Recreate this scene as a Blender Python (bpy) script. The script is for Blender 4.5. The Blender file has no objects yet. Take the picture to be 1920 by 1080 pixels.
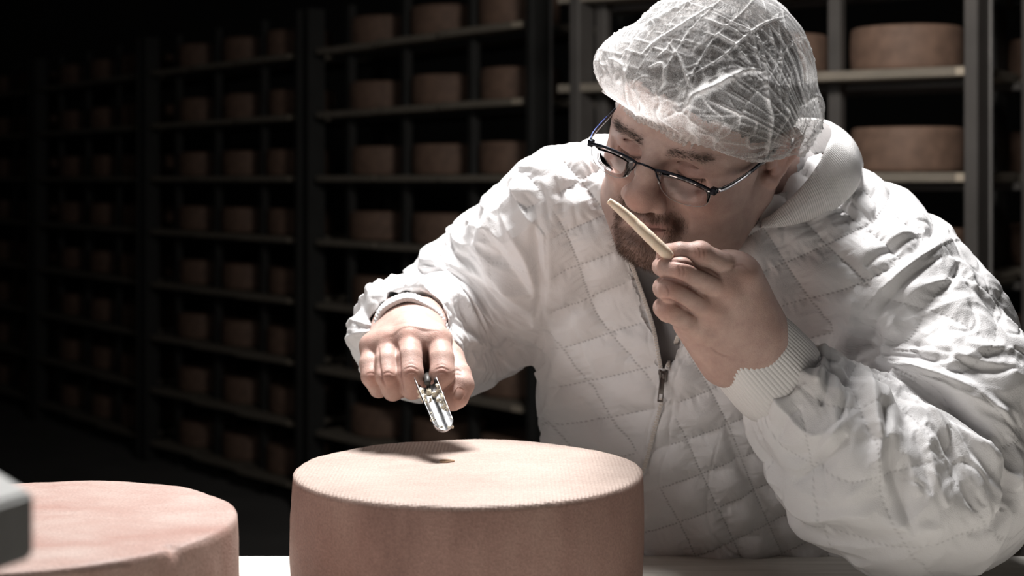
import bpy, bmesh, math, random, time
import numpy as np
import openvdb
from mathutils import Vector, Matrix, noise
from mathutils.bvhtree import BVHTree

T0 = time.time()
SC = bpy.context.scene
COL = SC.collection
R = math.radians
rng = np.random.default_rng(7)
random.seed(7)

# ------------------------------------------------------------------ camera
FPX = 2850.0            # focal length in pixels of a 1920 wide frame
CZ = 1.60               # lens height, level camera, lens shifted down
HOR = 338.0
cam_d = bpy.data.cameras.new('camera')
cam = bpy.data.objects.new('camera', cam_d)
COL.objects.link(cam)
cam.location = (0, 0, CZ)
cam.rotation_euler = (R(90), 0, 0)
cam_d.sensor_width = 36
cam_d.lens = 36 * FPX / 1920
cam_d.shift_y = -(540 - HOR) / 1920
cam_d.clip_start = 0.05
cam_d.dof.use_dof = True
cam_d.dof.focus_distance = 1.47
cam_d.dof.aperture_fstop = (cam_d.lens / 1000) / 0.0085
SC.camera = cam

# ------------------------------------------------------------------ world, lights, exposure
w = bpy.data.worlds.new('world')
SC.world = w
w.use_nodes = True
w.node_tree.nodes['Background'].inputs[0].default_value = (0.9, 0.95, 1.0, 1)
w.node_tree.nodes['Background'].inputs[1].default_value = 0.007
SC.view_settings.view_transform = 'Standard'
SC.view_settings.look = 'None'
SC.view_settings.gamma = 1
SC.view_settings.exposure = 0.0
SC.view_settings.use_curve_mapping = False


def area(name, loc, target, size, power, color=(1, 1, 1), size_y=None, spread=180):
    l = bpy.data.lights.new(name, 'AREA')
    l.energy = power
    l.color = color
    l.size = size
    if size_y:
        l.shape = 'RECTANGLE'
        l.size_y = size_y
    l.spread = R(spread)
    o = bpy.data.objects.new(name, l)
    COL.objects.link(o)
    o.location = loc
    o.rotation_euler = (Vector(target) - Vector(loc)).to_track_quat('-Z', 'Y').to_euler()
    return o


area('overhead_softbox', (0.0, 1.86, 2.90), (0.05, 1.55, 1.3), 0.45, 39, (1.0, 0.985, 0.975), 0.40, 130)
area('side_fill', (-1.9, 1.0, 2.55), (0.1, 1.6, 1.40), 0.5, 9.0, (1.0, 0.965, 0.945))
area('aisle_lamp', (0.50, 2.65, 2.70), (0.95, 5.3, 1.5), 0.4, 11, (1.0, 0.95, 0.9), None, 115)
area('front_fill', (-1.15, 0.2, 1.75), (0.15, 1.6, 1.40), 0.6, 3.0, (1.0, 0.95, 0.92))


# ------------------------------------------------------------------ helpers
def W(px, py, d):
    """photograph pixel + distance -> place in the room"""
    return np.array([(px - 960) / FPX * d, d, CZ + (HOR - py) / FPX * d])


def proj(co):
    co = np.asarray(co)
    return np.stack([960 + FPX * co[..., 0] / co[..., 1], HOR - FPX * (co[..., 2] - CZ) / co[..., 1]], -1)


def tag(o, label=None, cat=None, group=None, kind=None):
    if label: o['label'] = label
    if cat: o['category'] = cat
    if group: o['group'] = group
    if kind: o['kind'] = kind
    return o


def empty(name, loc=(0, 0, 0), rz=0.0, parent=None):
    o = bpy.data.objects.new(name, None)
    COL.objects.link(o)
    o.location = loc
    o.rotation_euler = (0, 0, rz)
    o.empty_display_size = 0.05
    if parent: o.parent = parent
    return o


def link(name, me, mat=None, parent=None, smooth=True):
    o = bpy.data.objects.new(name, me)
    COL.objects.link(o)
    if mat is not None and len(me.materials) == 0: me.materials.append(mat)
    if parent: o.parent = parent
    if smooth:
        me.polygons.foreach_set('use_smooth', np.ones(len(me.polygons), dtype=bool))
    return o


def mesh_np(name, verts, faces):
    me = bpy.data.meshes.new(name)
    verts = np.asarray(verts, dtype=np.float32)
    faces = np.asarray(faces, dtype=np.int32)
    me.vertices.add(len(verts))
    me.vertices.foreach_set('co', verts.ravel())
    n = faces.shape[1]
    me.loops.add(faces.size)
    me.loops.foreach_set('vertex_index', faces.ravel())
    me.polygons.add(len(faces))
    me.polygons.foreach_set('loop_start', np.arange(0, faces.size, n, dtype=np.int32))
    me.polygons.foreach_set('loop_total', np.full(len(faces), n, dtype=np.int32))
    me.update(calc_edges=True)
    return me


def get_co(me):
    a = np.empty(len(me.vertices) * 3, np.float32)
    me.vertices.foreach_get('co', a)
    return a.reshape(-1, 3).astype(np.float64)


def get_no(me):
    a = np.empty(len(me.vertices) * 3, np.float32)
    me.vertices.foreach_get('normal', a)
    return a.reshape(-1, 3).astype(np.float64)


def set_co(me, co):
    me.vertices.foreach_set('co', co.astype(np.float32).ravel())
    me.update()


def set_color(me, name, rgb):
    at = me.color_attributes.new(name, 'FLOAT_COLOR', 'POINT')
    c = np.ones((len(rgb), 4), np.float32)
    c[:, :3] = rgb
    at.data.foreach_set('color', c.ravel())


def set_float(me, name, v):
    at = me.attributes.new(name, 'FLOAT', 'POINT')
    at.data.foreach_set('value', np.asarray(v, np.float32))


def bm_mesh(name, bm):
    me = bpy.data.meshes.new(name)
    bm.normal_update()
    bm.to_mesh(me)
    bm.free()
    return me


def add_box(bm, lo, hi, bevel=0.0, mat=None, M=None, seg=2):
    r = bmesh.ops.create_cube(bm, size=1)
    vs = r['verts']
    for v in vs:
        v.co = Vector([(lo[i] + hi[i]) / 2 + v.co[i] * (hi[i] - lo[i]) for i in range(3)])
    if bevel > 0:
        es = list({e for v in vs for e in v.link_edges})
        rr = bmesh.ops.bevel(bm, geom=es, offset=bevel, segments=seg, affect='EDGES', profile=0.5)
        vs = list({v for f in rr['faces'] for v in f.verts} | {v for v in vs if v.is_valid})
    if M is not None:
        for v in vs: v.co = M @ v.co
    return vs


def tube(bm, pts, rads, seg=10, cap=True, flat=None, up=Vector((0, 0, 1))):
    """swept tube through pts; rads per point, flat=(a,b) scale of the section"""
    rings = []
    n = len(pts)
    pts = [Vector(p) for p in pts]
    if not hasattr(rads, '__len__'): rads = [rads] * n
    for i, p in enumerate(pts):
        t = (pts[min(i + 1, n - 1)] - pts[max(i - 1, 0)]).normalized()
        a = t.cross(up)
        if a.length < 1e-4: a = t.cross(Vector((1, 0, 0)))
        a.normalize()
        b = a.cross(t)
        fa, fb = flat if flat else (1, 1)
        rings.append([bm.verts.new(p + (a * math.cos(k * 2 * math.pi / seg) * fa + b * math.sin(k * 2 * math.pi / seg) * fb) * rads[i]) for k in range(seg)])
    for i in range(n - 1):
        for k in range(seg):
            bm.faces.new((rings[i][k], rings[i][(k + 1) % seg], rings[i + 1][(k + 1) % seg], rings[i + 1][k]))
    if cap:
        bm.faces.new(rings[0][::-1])
        bm.faces.new(rings[-1])
    return rings


def lathe_mesh(name, prof, seg=64):
    """prof: list of (r,z) from the axis bottom to the axis top"""
    vs, fs = [], []
    for (r_, z_) in prof:
        for k in range(seg):
            a = 2 * math.pi * k / seg
            vs.append((r_ * math.cos(a), r_ * math.sin(a), z_))
    for i in range(len(prof) - 1):
        for k in range(seg):
            k2 = (k + 1) % seg
            fs.append((i * seg + k, i * seg + k2, (i + 1) * seg + k2, (i + 1) * seg + k))
    me = mesh_np(name, vs, fs)
    return me


def catmull(pts, n):
    pts = [np.asarray(p, float) for p in pts]
    P = [2 * pts[0] - pts[1]] + pts + [2 * pts[-1] - pts[-2]]
    out = []
    m = len(pts) - 1
    for j in range(n + 1):
        t = j / n * m
        i = min(int(t), m - 1)
        u = t - i
        a, b, c, d = P[i], P[i + 1], P[i + 2], P[i + 3]
        out.append(0.5 * ((2 * b) + (c - a) * u + (2 * a - 5 * b + 4 * c - d) * u * u + (3 * b - a - 3 * c + d) * u ** 3))
    return out


# ---- small lattice noise on arrays
_perm = rng.permutation(256)
_grad = rng.normal(size=(256, 3))
_grad /= np.linalg.norm(_grad, axis=1)[:, None]


def pnoise(p):
    p = np.asarray(p, float)
    i = np.floor(p).astype(int)
    f = p - i
    u = f * f * f * (f * (f * 6 - 15) + 10)
    res = 0
    for dx in (0, 1):
        for dy in (0, 1):
            for dz in (0, 1):
                h = _perm[(_perm[(_perm[(i[:, 0] + dx) & 255] + i[:, 1] + dy) & 255] + i[:, 2] + dz) & 255]
                g = _grad[h]
                dd = f - np.array([dx, dy, dz])
                wx = u[:, 0] if dx else 1 - u[:, 0]
                wy = u[:, 1] if dy else 1 - u[:, 1]
                wz = u[:, 2] if dz else 1 - u[:, 2]
                res = res + wx * wy * wz * (g * dd).sum(1)
    return res * 1.6


def sstep(a, b, x):
    t = np.clip((x - a) / (b - a), 0, 1)
    return t * t * (3 - 2 * t)


# ------------------------------------------------------------------ signed distance volumes
class Vol:
    def __init__(s, lo, hi, h):
        s.lo = np.array(lo, float)
        s.h = h
        s.n = np.ceil((np.array(hi, float) - s.lo) / h).astype(int) + 1
        s.a = np.full(s.n, 0.5, np.float32)

    def like(s):
        T = Vol(s.lo, s.lo + s.h, s.h)
        T.n = s.n.copy()
        T.a = np.full(s.n, 0.5, np.float32)
        return T

    def axes(s):
        ax = [(s.lo[k] + np.arange(s.n[k]) * s.h).astype(np.float32) for k in range(3)]
        return ax[0][:, None, None], ax[1][None, :, None], ax[2][None, None, :]

    def grid(s, lo, hi):
        i0 = np.clip(np.floor((np.asarray(lo) - s.lo) / s.h).astype(int), 0, s.n)
        i1 = np.clip(np.ceil((np.asarray(hi) - s.lo) / s.h).astype(int) + 1, 0, s.n)
        sl = tuple(slice(a, b) for a, b in zip(i0, i1))
        ax = [(s.lo[k] + np.arange(i0[k], i1[k]) * s.h).astype(np.float32) for k in range(3)]
        return sl, ax[0][:, None, None], ax[1][None, :, None], ax[2][None, None, :]

    def comb(s, sl, d, k=0.0, mode='add'):
        a = s.a[sl]
        if a.size == 0: return
        d = d.astype(np.float32)
        if mode == 'add':
            if k > 0:
                hh = np.maximum(k - np.abs(a - d), 0) / k
                r = np.minimum(a, d) - hh * hh * k * 0.25
            else: r = np.minimum(a, d)
        else:
            d = -d
            if k > 0:
                hh = np.maximum(k - np.abs(a - d), 0) / k
                r = np.maximum(a, d) + hh * hh * k * 0.25
            else: r = np.maximum(a, d)
        s.a[sl] = r

    def cone(s, a, b, r1, r2, k=0.0, mode='add'):
        a = np.asarray(a, float); b = np.asarray(b, float)
        m = max(r1, r2) + k + 3 * s.h
        sl, x, y, z = s.grid(np.minimum(a, b) - m, np.maximum(a, b) + m)
        ba = b - a
        L2 = max(float(ba @ ba), 1e-12)
        t = np.clip(((x - a[0]) * ba[0] + (y - a[1]) * ba[1] + (z - a[2]) * ba[2]) / L2, 0, 1)
        d = np.sqrt((x - a[0] - t * ba[0]) ** 2 + (y - a[1] - t * ba[1]) ** 2 + (z - a[2] - t * ba[2]) ** 2) - (r1 + t * (r2 - r1))
        s.comb(sl, d, k, mode)

    def chain(s, pts, k=0.0, mode='add', kk=None):
        """pts: list of (xyz, r)"""
        for i in range(len(pts) - 1):
            s.cone(pts[i][0], pts[i + 1][0], pts[i][1], pts[i + 1][1], k if i == 0 or kk is None else kk, mode)

    def ell(s, c, r, k=0.0, mode='add', M=None):
        c = np.asarray(c, float)
        r = np.asarray(r, float)
        m = max(r) + k + 3 * s.h if M is not None else r + k + 3 * s.h
        sl, x, y, z = s.grid(c - m, c + m)
        dx, dy, dz = x - c[0], y - c[1], z - c[2]
        if M is not None:      # rows of M = local axes
            u = dx * M[0][0] + dy * M[0][1] + dz * M[0][2]
            v = dx * M[1][0] + dy * M[1][1] + dz * M[1][2]
            w_ = dx * M[2][0] + dy * M[2][1] + dz * M[2][2]
        else: u, v, w_ = dx, dy, dz
        k0 = np.sqrt((u / r[0]) ** 2 + (v / r[1]) ** 2 + (w_ / r[2]) ** 2)
        k1 = np.sqrt((u / r[0] ** 2) ** 2 + (v / r[1] ** 2) ** 2 + (w_ / r[2] ** 2) ** 2) + 1e-9
        d = np.where(k0 < 1e-3, -min(r), k0 * (k0 - 1) / k1)
        s.comb(sl, d, k, mode)

    def mesh(s):
        g = openvdb.FloatGrid(0.5)
        a = s.a.copy()
        a[0], a[-1], a[:, 0], a[:, -1], a[:, :, 0], a[:, :, -1] = (0.5,) * 6
        band = 4 * s.h
        a = np.clip(a, -band, band)
        g = openvdb.FloatGrid(band)
        g.copyFromArray(a)
        pts, quads = g.convertToQuads(0.0)
        return np.asarray(pts, float) * s.h + s.lo, np.asarray(quads)


# ------------------------------------------------------------------ node helpers
def new_mat(name):
    m = bpy.data.materials.new(name)
    m.use_nodes = True
    nt = m.node_tree
    b = nt.nodes['Principled BSDF']
    return m, nt, b


def nd(nt, typ, ins=None, **kw):
    n = nt.nodes.new(typ)
    for k, v in kw.items(): setattr(n, k, v)
    if ins:
        for k, v in ins.items():
            if isinstance(v, bpy.types.NodeSocket): nt.links.new(v, n.inputs[k])
            else: n.inputs[k].default_value = v
    return n


def ramp(nt, fac, stops):
    n = nt.nodes.new('ShaderNodeValToRGB')
    e = n.color_ramp.elements
    while len(e) > 1: e.remove(e[-1])
    e[0].position, e[0].color = stops[0][0], (*stops[0][1], 1)
    for p, c in stops[1:]:
        x = e.new(p)
        x.color = (*c, 1)
    nt.links.new(fac, n.inputs[0])
    return n.outputs[0]


def simple_mat(name, col, rough=0.6, metal=0.0, noise_amt=0.12, nscale=20, bump=0.0, bscale=200, spec=0.5):
    m, nt, b = new_mat(name)
    tc = nd(nt, 'ShaderNodeTexCoord').outputs['Object']
    n = nd(nt, 'ShaderNodeTexNoise', {'Vector': tc, 'Scale': nscale, 'Detail': 4.0})
    c1 = tuple(max(0, c * (1 - noise_amt)) for c in col)
    c2 = tuple(min(1, c * (1 + noise_amt)) for c in col)
    nt.links.new(ramp(nt, n.outputs[0], [(0.3, c1), (0.7, c2)]), b.inputs['Base Color'])
    b.inputs['Roughness'].default_value = rough
    b.inputs['Metallic'].default_value = metal
    b.inputs['Specular IOR Level'].default_value = spec
    if bump > 0:
        n2 = nd(nt, 'ShaderNodeTexNoise', {'Vector': tc, 'Scale': bscale, 'Detail': 3.0})
        bp = nd(nt, 'ShaderNodeBump', {'Height': n2.outputs[0], 'Strength': bump, 'Distance': 0.001})
        nt.links.new(bp.outputs[0], b.inputs['Normal'])
    return m


def wood_mat(name, c1, c2, scale=(1, 12, 12), rough=0.75):
    m, nt, b = new_mat(name)
    tc = nd(nt, 'ShaderNodeTexCoord').outputs['Object']
    mp = nd(nt, 'ShaderNodeMapping', {'Vector': tc, 'Scale': scale})
    n = nd(nt, 'ShaderNodeTexNoise', {'Vector': mp.outputs[0], 'Scale': 6.0, 'Detail': 6.0, 'Roughness': 0.65})
    nt.links.new(ramp(nt, n.outputs[0], [(0.3, c1), (0.7, c2)]), b.inputs['Base Color'])
    bp = nd(nt, 'ShaderNodeBump', {'Height': n.outputs[0], 'Strength': 0.35, 'Distance': 0.002})
    nt.links.new(bp.outputs[0], b.inputs['Normal'])
    b.inputs['Roughness'].default_value = rough
    b.inputs['Specular IOR Level'].default_value = 0.25
    return m


# ------------------------------------------------------------------ room shell
m_concrete = simple_mat('concrete', (0.16, 0.155, 0.15), 0.9, nscale=3, bump=0.3, bscale=60)
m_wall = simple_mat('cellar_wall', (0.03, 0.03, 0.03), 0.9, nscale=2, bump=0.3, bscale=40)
bm = bmesh.new(); add_box(bm, (-7, -2.0, -0.1), (5, 13, 0.0))
tag(link('floor', bm_mesh('floor', bm), m_concrete, smooth=False), kind='structure')
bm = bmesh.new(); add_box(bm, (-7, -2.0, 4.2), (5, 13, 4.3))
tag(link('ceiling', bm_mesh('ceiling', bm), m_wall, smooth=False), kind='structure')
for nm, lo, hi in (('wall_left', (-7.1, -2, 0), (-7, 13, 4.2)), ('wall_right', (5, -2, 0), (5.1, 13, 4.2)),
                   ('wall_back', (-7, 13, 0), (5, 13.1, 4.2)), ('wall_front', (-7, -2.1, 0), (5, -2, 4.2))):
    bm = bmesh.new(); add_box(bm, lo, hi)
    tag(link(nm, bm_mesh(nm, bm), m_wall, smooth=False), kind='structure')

# ------------------------------------------------------------------ racks
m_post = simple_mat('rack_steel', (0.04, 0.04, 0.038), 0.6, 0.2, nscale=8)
m_board = wood_mat('rack_board', (0.19, 0.17, 0.14), (0.31, 0.27, 0.22), (2, 30, 30))
m_rind_bg = simple_mat('aged_rind', (0.20, 0.125, 0.09), 0.7, nscale=25, noise_amt=0.2, bump=0.2, bscale=120)
S = 0.30
CH_R, CH_H = 0.165, 0.135


def wheel_profile(rr, hh):
    p = [(0.0005, 0.0), (rr * 0.93, 0.0), (rr * 0.985, 0.004)]
    for i in range(9):
        t = i / 8
        p.append((rr * (0.992 + 0.03 * math.sin(math.pi * (0.15 + 0.75 * t))), 0.008 + (hh - 0.016) * t))
    p += [(rr * 0.985, hh - 0.003), (rr * 0.955, hh), (rr * 0.5, hh + 0.0005), (0.0005, hh + 0.0005)]
    return p


wheel_bg = lathe_mesh('cheese_far', wheel_profile(CH_R, CH_H), 40)
wheel_bg.materials.append(m_rind_bg)
bm = bmesh.new(); add_box(bm, (-0.27, -0.22, -0.028), (0.27, 0.22, 0.0), 0.003, seg=1)
board_me = bm_mesh('shelf_board', bm); board_me.materials.append(m_board)
RACKS = []
m_pale_strip = wood_mat('pale_strip_wood', (0.45, 0.38, 0.29), (0.60, 0.52, 0.42), (2, 20, 20))
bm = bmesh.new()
add_box(bm, (-0.268, 0.2202, -0.026), (-0.205, 0.223, -0.003), 0.001, seg=1)  # paler strip over the near end of each board's front edge
pale_strip_me = bm_mesh('pale_strip', bm); pale_strip_me.materials.append(m_pale_strip)
m_post_lit = simple_mat('rack_steel_lit', (0.10, 0.092, 0.086), 0.6, 0.2, nscale=8)  # lighter copy of the rack steel, its lit look put into the colour
m_edge_highlight = simple_mat('post_edge_highlight', (0.30, 0.29, 0.28), 0.45, 0.4, nscale=8)  # pale colour painting the bright highlight along the post edge


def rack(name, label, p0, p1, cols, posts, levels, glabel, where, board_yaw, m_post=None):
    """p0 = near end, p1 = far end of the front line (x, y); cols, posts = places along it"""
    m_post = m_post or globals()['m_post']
    p0 = Vector((p0[0], p0[1], 0)); p1 = Vector((p1[0], p1[1], 0))
    dv = (p1 - p0); Lr = dv.length; dv.normalize()
    back = Vector((-dv.y, dv.x, 0))
    if back.y < 0: back = -back
    ang = math.atan2(dv.y, dv.x)
    root = empty(name, p0)
    tag(root, label, 'rack')
    top = S * max(levels) + CZ + 0.22
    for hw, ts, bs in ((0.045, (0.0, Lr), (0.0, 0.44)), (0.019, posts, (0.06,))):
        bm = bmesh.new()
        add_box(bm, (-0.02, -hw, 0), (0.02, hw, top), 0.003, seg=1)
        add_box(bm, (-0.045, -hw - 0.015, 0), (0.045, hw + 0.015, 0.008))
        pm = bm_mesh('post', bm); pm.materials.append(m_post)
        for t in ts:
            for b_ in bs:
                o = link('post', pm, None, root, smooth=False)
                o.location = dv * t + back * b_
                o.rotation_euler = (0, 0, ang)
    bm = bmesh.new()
    add_box(bm, (-0.026, -0.052, 0.008), (-0.018, -0.041, top - 0.01), 0.001, seg=1)  # thin added strip that stands for the highlight on the near post
    fl = link('edge_highlight', bm_mesh('edge_highlight', bm), m_edge_highlight, root, smooth=False)
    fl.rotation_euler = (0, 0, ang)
    for k in levels:
        zt = CZ + 0.022 + k * S
        bm = bmesh.new()
        add_box(bm, (0.02, -0.012, -0.052), (Lr - 0.02, 0.012, -0.0285), 0.002, seg=1)
        rm = bm_mesh('rail', bm); rm.materials.append(m_post)
        for b_ in (0.10, 0.40):
            o = link('rail', rm, None, root, smooth=False)
            o.location = back * b_ + Vector((0, 0, zt)); o.rotation_euler = (0, 0, ang)
        for i, t in enumerate(cols):
            c = dv * t + back * 0.20 + Vector((0, 0, zt))
            o = link('shelf_board', board_me, None, root, smooth=False)
            o.location = c
            o.rotation_euler = (0, 0, ang + board_yaw)
            pale_o = link('pale_strip', pale_strip_me, None, o, smooth=False)
            cw = link('cheese', wheel_bg)
            cw.location = p0 + c + dv * random.uniform(-0.012, 0.012) - back * random.uniform(0.0, 0.01) + Vector((0, 0, 0.0003))
            cw.rotation_euler = (0, 0, random.uniform(0, 6.28))
            RACKS.append((cw, k, i, glabel, where, len(cols)))
    return root


levA = list(range(-5, 3))
A = [(0.13, 5.78), (-0.97, 7.3), (-2.10, 8.75), (-3.20, 10.25), (-4.4, 11.9)]
wh = ['the rack left of the man', 'the second rack from the man', 'the third rack from the man', 'the fourth rack at the dark left']
for i in range(4):
    a = Vector(A[i]); b = Vector(A[i + 1]); u = (b - a).normalized() * 0.05
    Lr = (b - a).length - 0.1
    f = Lr / 1.70
    rack('cheese_rack', ['steel cheese rack just left of the man, nearest of the left row',
                         'steel cheese rack second from the man in the left row',
                         'steel cheese rack third from the man, dim at the left',
                         'steel cheese rack at the dark far left end of the row'][i],
         tuple(a + u), tuple(b - u), [0.37 * f, 0.86 * f, 1.38 * f], [0.50 * f, 1.0 * f, 1.47 * f], levA, 'cheese wheels on ' + wh[i], wh[i], R(4))
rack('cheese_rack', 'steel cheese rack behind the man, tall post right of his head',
     (1.30, 4.25), (0.235, 5.105), [0.29, 0.74, 1.19], [0.46, 0.86, 1.32], list(range(-4, 3)), 'cheese wheels on the rack behind the man', 'the rack behind the man', R(6), m_post_lit)
rack('cheese_rack', 'dark cheese rack at the right edge behind the tall post',
     (2.15, 4.40), (1.56, 4.90), [0.22, 0.64], [0.45], list(range(-4, 3)), 'cheese wheels on the rack at the right edge', 'the right-edge rack', R(6))
lvl = {2: 'top', 1: 'second', 0: 'third', -1: 'fourth', -2: 'fifth', -3: 'sixth', -4: 'seventh', -5: 'eighth'}
for cw, k, i, g, where, nc in RACKS:
    cn = ['right', 'middle', 'left'][i] if nc == 3 else ['right', 'left'][i]
    tag(cw, '%s cheese on the %s shelf of %s' % (cn, lvl[k], where), 'cheese', g)

# ------------------------------------------------------------------ table
m_table = wood_mat('pale_table_wood', (0.55, 0.52, 0.47), (0.74, 0.71, 0.66), (1.5, 20, 20), 0.6)
ZT = CZ - 0.2746 - CH_H
tb = tag(empty('work_table', (0, 1.3, 0)), 'pale wooden work table under the two cheese wheels', 'table')
for j in range(4):
    y0 = 0.66 + j * 0.2515
    bm = bmesh.new()
    add_box(bm, (-0.95, y0 - 1.3, ZT - 0.04), (0.75, y0 - 1.3 + 0.2495, ZT), 0.008, seg=3)
    link('plank', bm_mesh('plank', bm), m_table, tb, smooth=False)
for sx in (-0.88, 0.68):
    for y in (0.74, 1.58):
        bm = bmesh.new(); add_box(bm, (sx - 0.03, y - 1.33, 0), (sx + 0.03, y - 1.27, ZT - 0.04), 0.003)
        link('leg', bm_mesh('leg', bm), m_post, tb, smooth=False)
for y in (0.74, 1.58):
    bm = bmesh.new(); add_box(bm, (-0.85, y - 1.32, ZT - 0.11), (0.65, y - 1.28, ZT - 0.04), 0.003)
    link('apron', bm_mesh('apron', bm), m_post, tb, smooth=False)


# ------------------------------------------------------------------ the two large wheels
def rind_mat(name, top_cols, side_cols, cloth, patch):
    m, nt, b = new_mat(name)
    tc = nd(nt, 'ShaderNodeTexCoord').outputs['Object']
    sep = nd(nt, 'ShaderNodeSeparateXYZ', {0: tc})
    big = nd(nt, 'ShaderNodeTexNoise', {'Vector': tc, 'Scale': 9.0, 'Detail': 5.0, 'Roughness': 0.6})
    st = nd(nt, 'ShaderNodeMapping', {'Vector': tc, 'Scale': (1, 1.9, 1), 'Rotation': (0, 0, 0.9)})
    streak = nd(nt, 'ShaderNodeTexNoise', {'Vector': st.outputs[0], 'Scale': 9.0, 'Detail': 6.0, 'Distortion': 0.35})
    fine = nd(nt, 'ShaderNodeTexNoise', {'Vector': tc, 'Scale': 420.0, 'Detail': 3.0})
    mm = nd(nt, 'ShaderNodeMix', {0: patch, 2: big.outputs[0], 3: streak.outputs[0]}, data_type='FLOAT')
    topc = ramp(nt, mm.outputs[0], [(0.35, top_cols[0]), (0.62, top_cols[1])])
    sm = nd(nt, 'ShaderNodeMapping', {'Vector': tc, 'Scale': (5, 5, 2.2)})
    sn = nd(nt, 'ShaderNodeTexNoise', {'Vector': sm.outputs[0], 'Scale': 2.6, 'Detail': 7.0, 'Roughness': 0.62})
    sidec = ramp(nt, sn.outputs[0], [(0.28, side_cols[0]), (0.5, side_cols[1]), (0.75, side_cols[2])])
    geo = nd(nt, 'ShaderNodeNewGeometry')
    tx = nd(nt, 'ShaderNodeMapRange', {0: sep.outputs[2], 1: CH_H - 0.006, 2: CH_H - 0.001, 3: 0.0, 4: 1.0})
    mix = nd(nt, 'ShaderNodeMix', {0: tx.outputs[0], 6: sidec, 7: topc}, data_type='RGBA')
    sp = nd(nt, 'ShaderNodeMapRange', {0: fine.outputs[0], 1: 0.3, 2: 0.75, 3: 0.86, 4: 1.14})
    mul = nd(nt, 'ShaderNodeMix', {0: 1.0, 6: mix.outputs[2], 7: sp.outputs[0]}, data_type='RGBA', blend_type='MULTIPLY')
    nt.links.new(mul.outputs[2], b.inputs['Base Color'])
    h = fine.outputs[0]
    if cloth:
        K = 2 * math.pi / 0.0036
        sx = nd(nt, 'ShaderNodeMath', {0: nd(nt, 'ShaderNodeMath', {0: sep.outputs[0], 1: K}, operation='MULTIPLY').outputs[0]}, operation='SINE')
        sy = nd(nt, 'ShaderNodeMath', {0: nd(nt, 'ShaderNodeMath', {0: sep.outputs[1], 1: K * 0.8}, operation='MULTIPLY').outputs[0]}, operation='SINE')
        g = nd(nt, 'ShaderNodeMath', {0: sx.outputs[0], 1: sy.outputs[0]}, operation='ADD')
        g2 = nd(nt, 'ShaderNodeMath', {0: g.outputs[0], 1: tx.outputs[0]}, operation='MULTIPLY')
        g3 = nd(nt, 'ShaderNodeMath', {0: g2.outputs[0], 1: 0.30, 2: h}, operation='MULTIPLY_ADD')
        h = g3.outputs[0]
    bp = nd(nt, 'ShaderNodeBump', {'Height': h, 'Strength': 0.55, 'Distance': 0.0009})
    nt.links.new(bp.outputs[0], b.inputs['Normal'])
    b.inputs['Roughness'].default_value = 0.62
    b.inputs['Specular IOR Level'].default_value = 0.35
    return m


m_rind1 = rind_mat('washed_rind', ((0.37, 0.29, 0.25), (0.45, 0.36, 0.315)),
                   ((0.21, 0.118, 0.095), (0.30, 0.178, 0.145), (0.37, 0.24, 0.195)), True, 0.2)
m_rind2 = rind_mat('pink_rind', ((0.37, 0.225, 0.19), (0.47, 0.365, 0.325)),
                   ((0.26, 0.135, 0.105), (0.38, 0.24, 0.20), (0.48, 0.35, 0.30)), False, 0.6)


def big_wheel(loc, mat, label, chip=None, seed=0):
    seg = 320
    prof = [(0.0005, 0.0), (0.154, 0.0), (0.1622, 0.003)]
    for i in range(25):
        t = i / 24
        prof.append((CH_R * (0.996 + 0.024 * math.sin(math.pi * (0.05 + 0.86 * t))), 0.006 + (CH_H - 0.0085) * t))
    prof += [(0.1638, CH_H - 0.0007), (0.1622, CH_H)]
    for r_ in np.linspace(0.160, 0.0005, 50): prof.append((r_, CH_H + 0.0004))
    me = lathe_mesh('cheese', prof, seg)
    co = get_co(me)
    n = pnoise(co * 14 + seed)
    n2 = pnoise(co * 60 + seed)
    n3 = pnoise(co * 220 + seed)
    rad = co[:, :2] / (np.linalg.norm(co[:, :2], axis=1)[:, None] + 1e-6)
    side = sstep(0.12, 0.16, np.linalg.norm(co[:, :2], axis=1))
    edge = sstep(CH_H - 0.012, CH_H, co[:, 2]) * side
    co[:, :2] += rad * (side * (n * 0.0016 + n2 * 0.0004) + edge * n3 * 0.0006)[:, None]
    top = co[:, 2] > CH_H - 0.002
    co[:, 2] += np.where(top, n * 0.0008 + n2 * 0.0002 - 0.0006 * edge, 0)
    if chip is not None:
        d = np.linalg.norm(co - np.array(chip)[None], axis=1)
        wv = np.exp(-(d / 0.006) ** 2)
        co[:, :2] -= rad * (wv * (0.004 + 0.003 * n3))[:, None]
        co[:, 2] -= wv * (0.0035 + 0.003 * n3)
    set_co(me, co)
    o = link('cheese', me, mat)
    o.location = loc
    tag(o, label, 'cheese')
    return o


c1 = (-0.042, 1.45, ZT)
wheel1 = big_wheel(c1, m_rind1, 'large brown cheese wheel with cloth-marked top under the cheese trier')
c2 = (-0.391, 1.23, ZT)
ch = W(398, 1006, 1.12) - np.array(c2)
ch[:2] *= 0.1625 / np.linalg.norm(ch[:2]); ch[2] = CH_H
wheel2 = big_wheel(c2, m_rind2, 'large pinkish cheese wheel with chipped rim at the lower left', chip=ch, seed=5)
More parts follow.
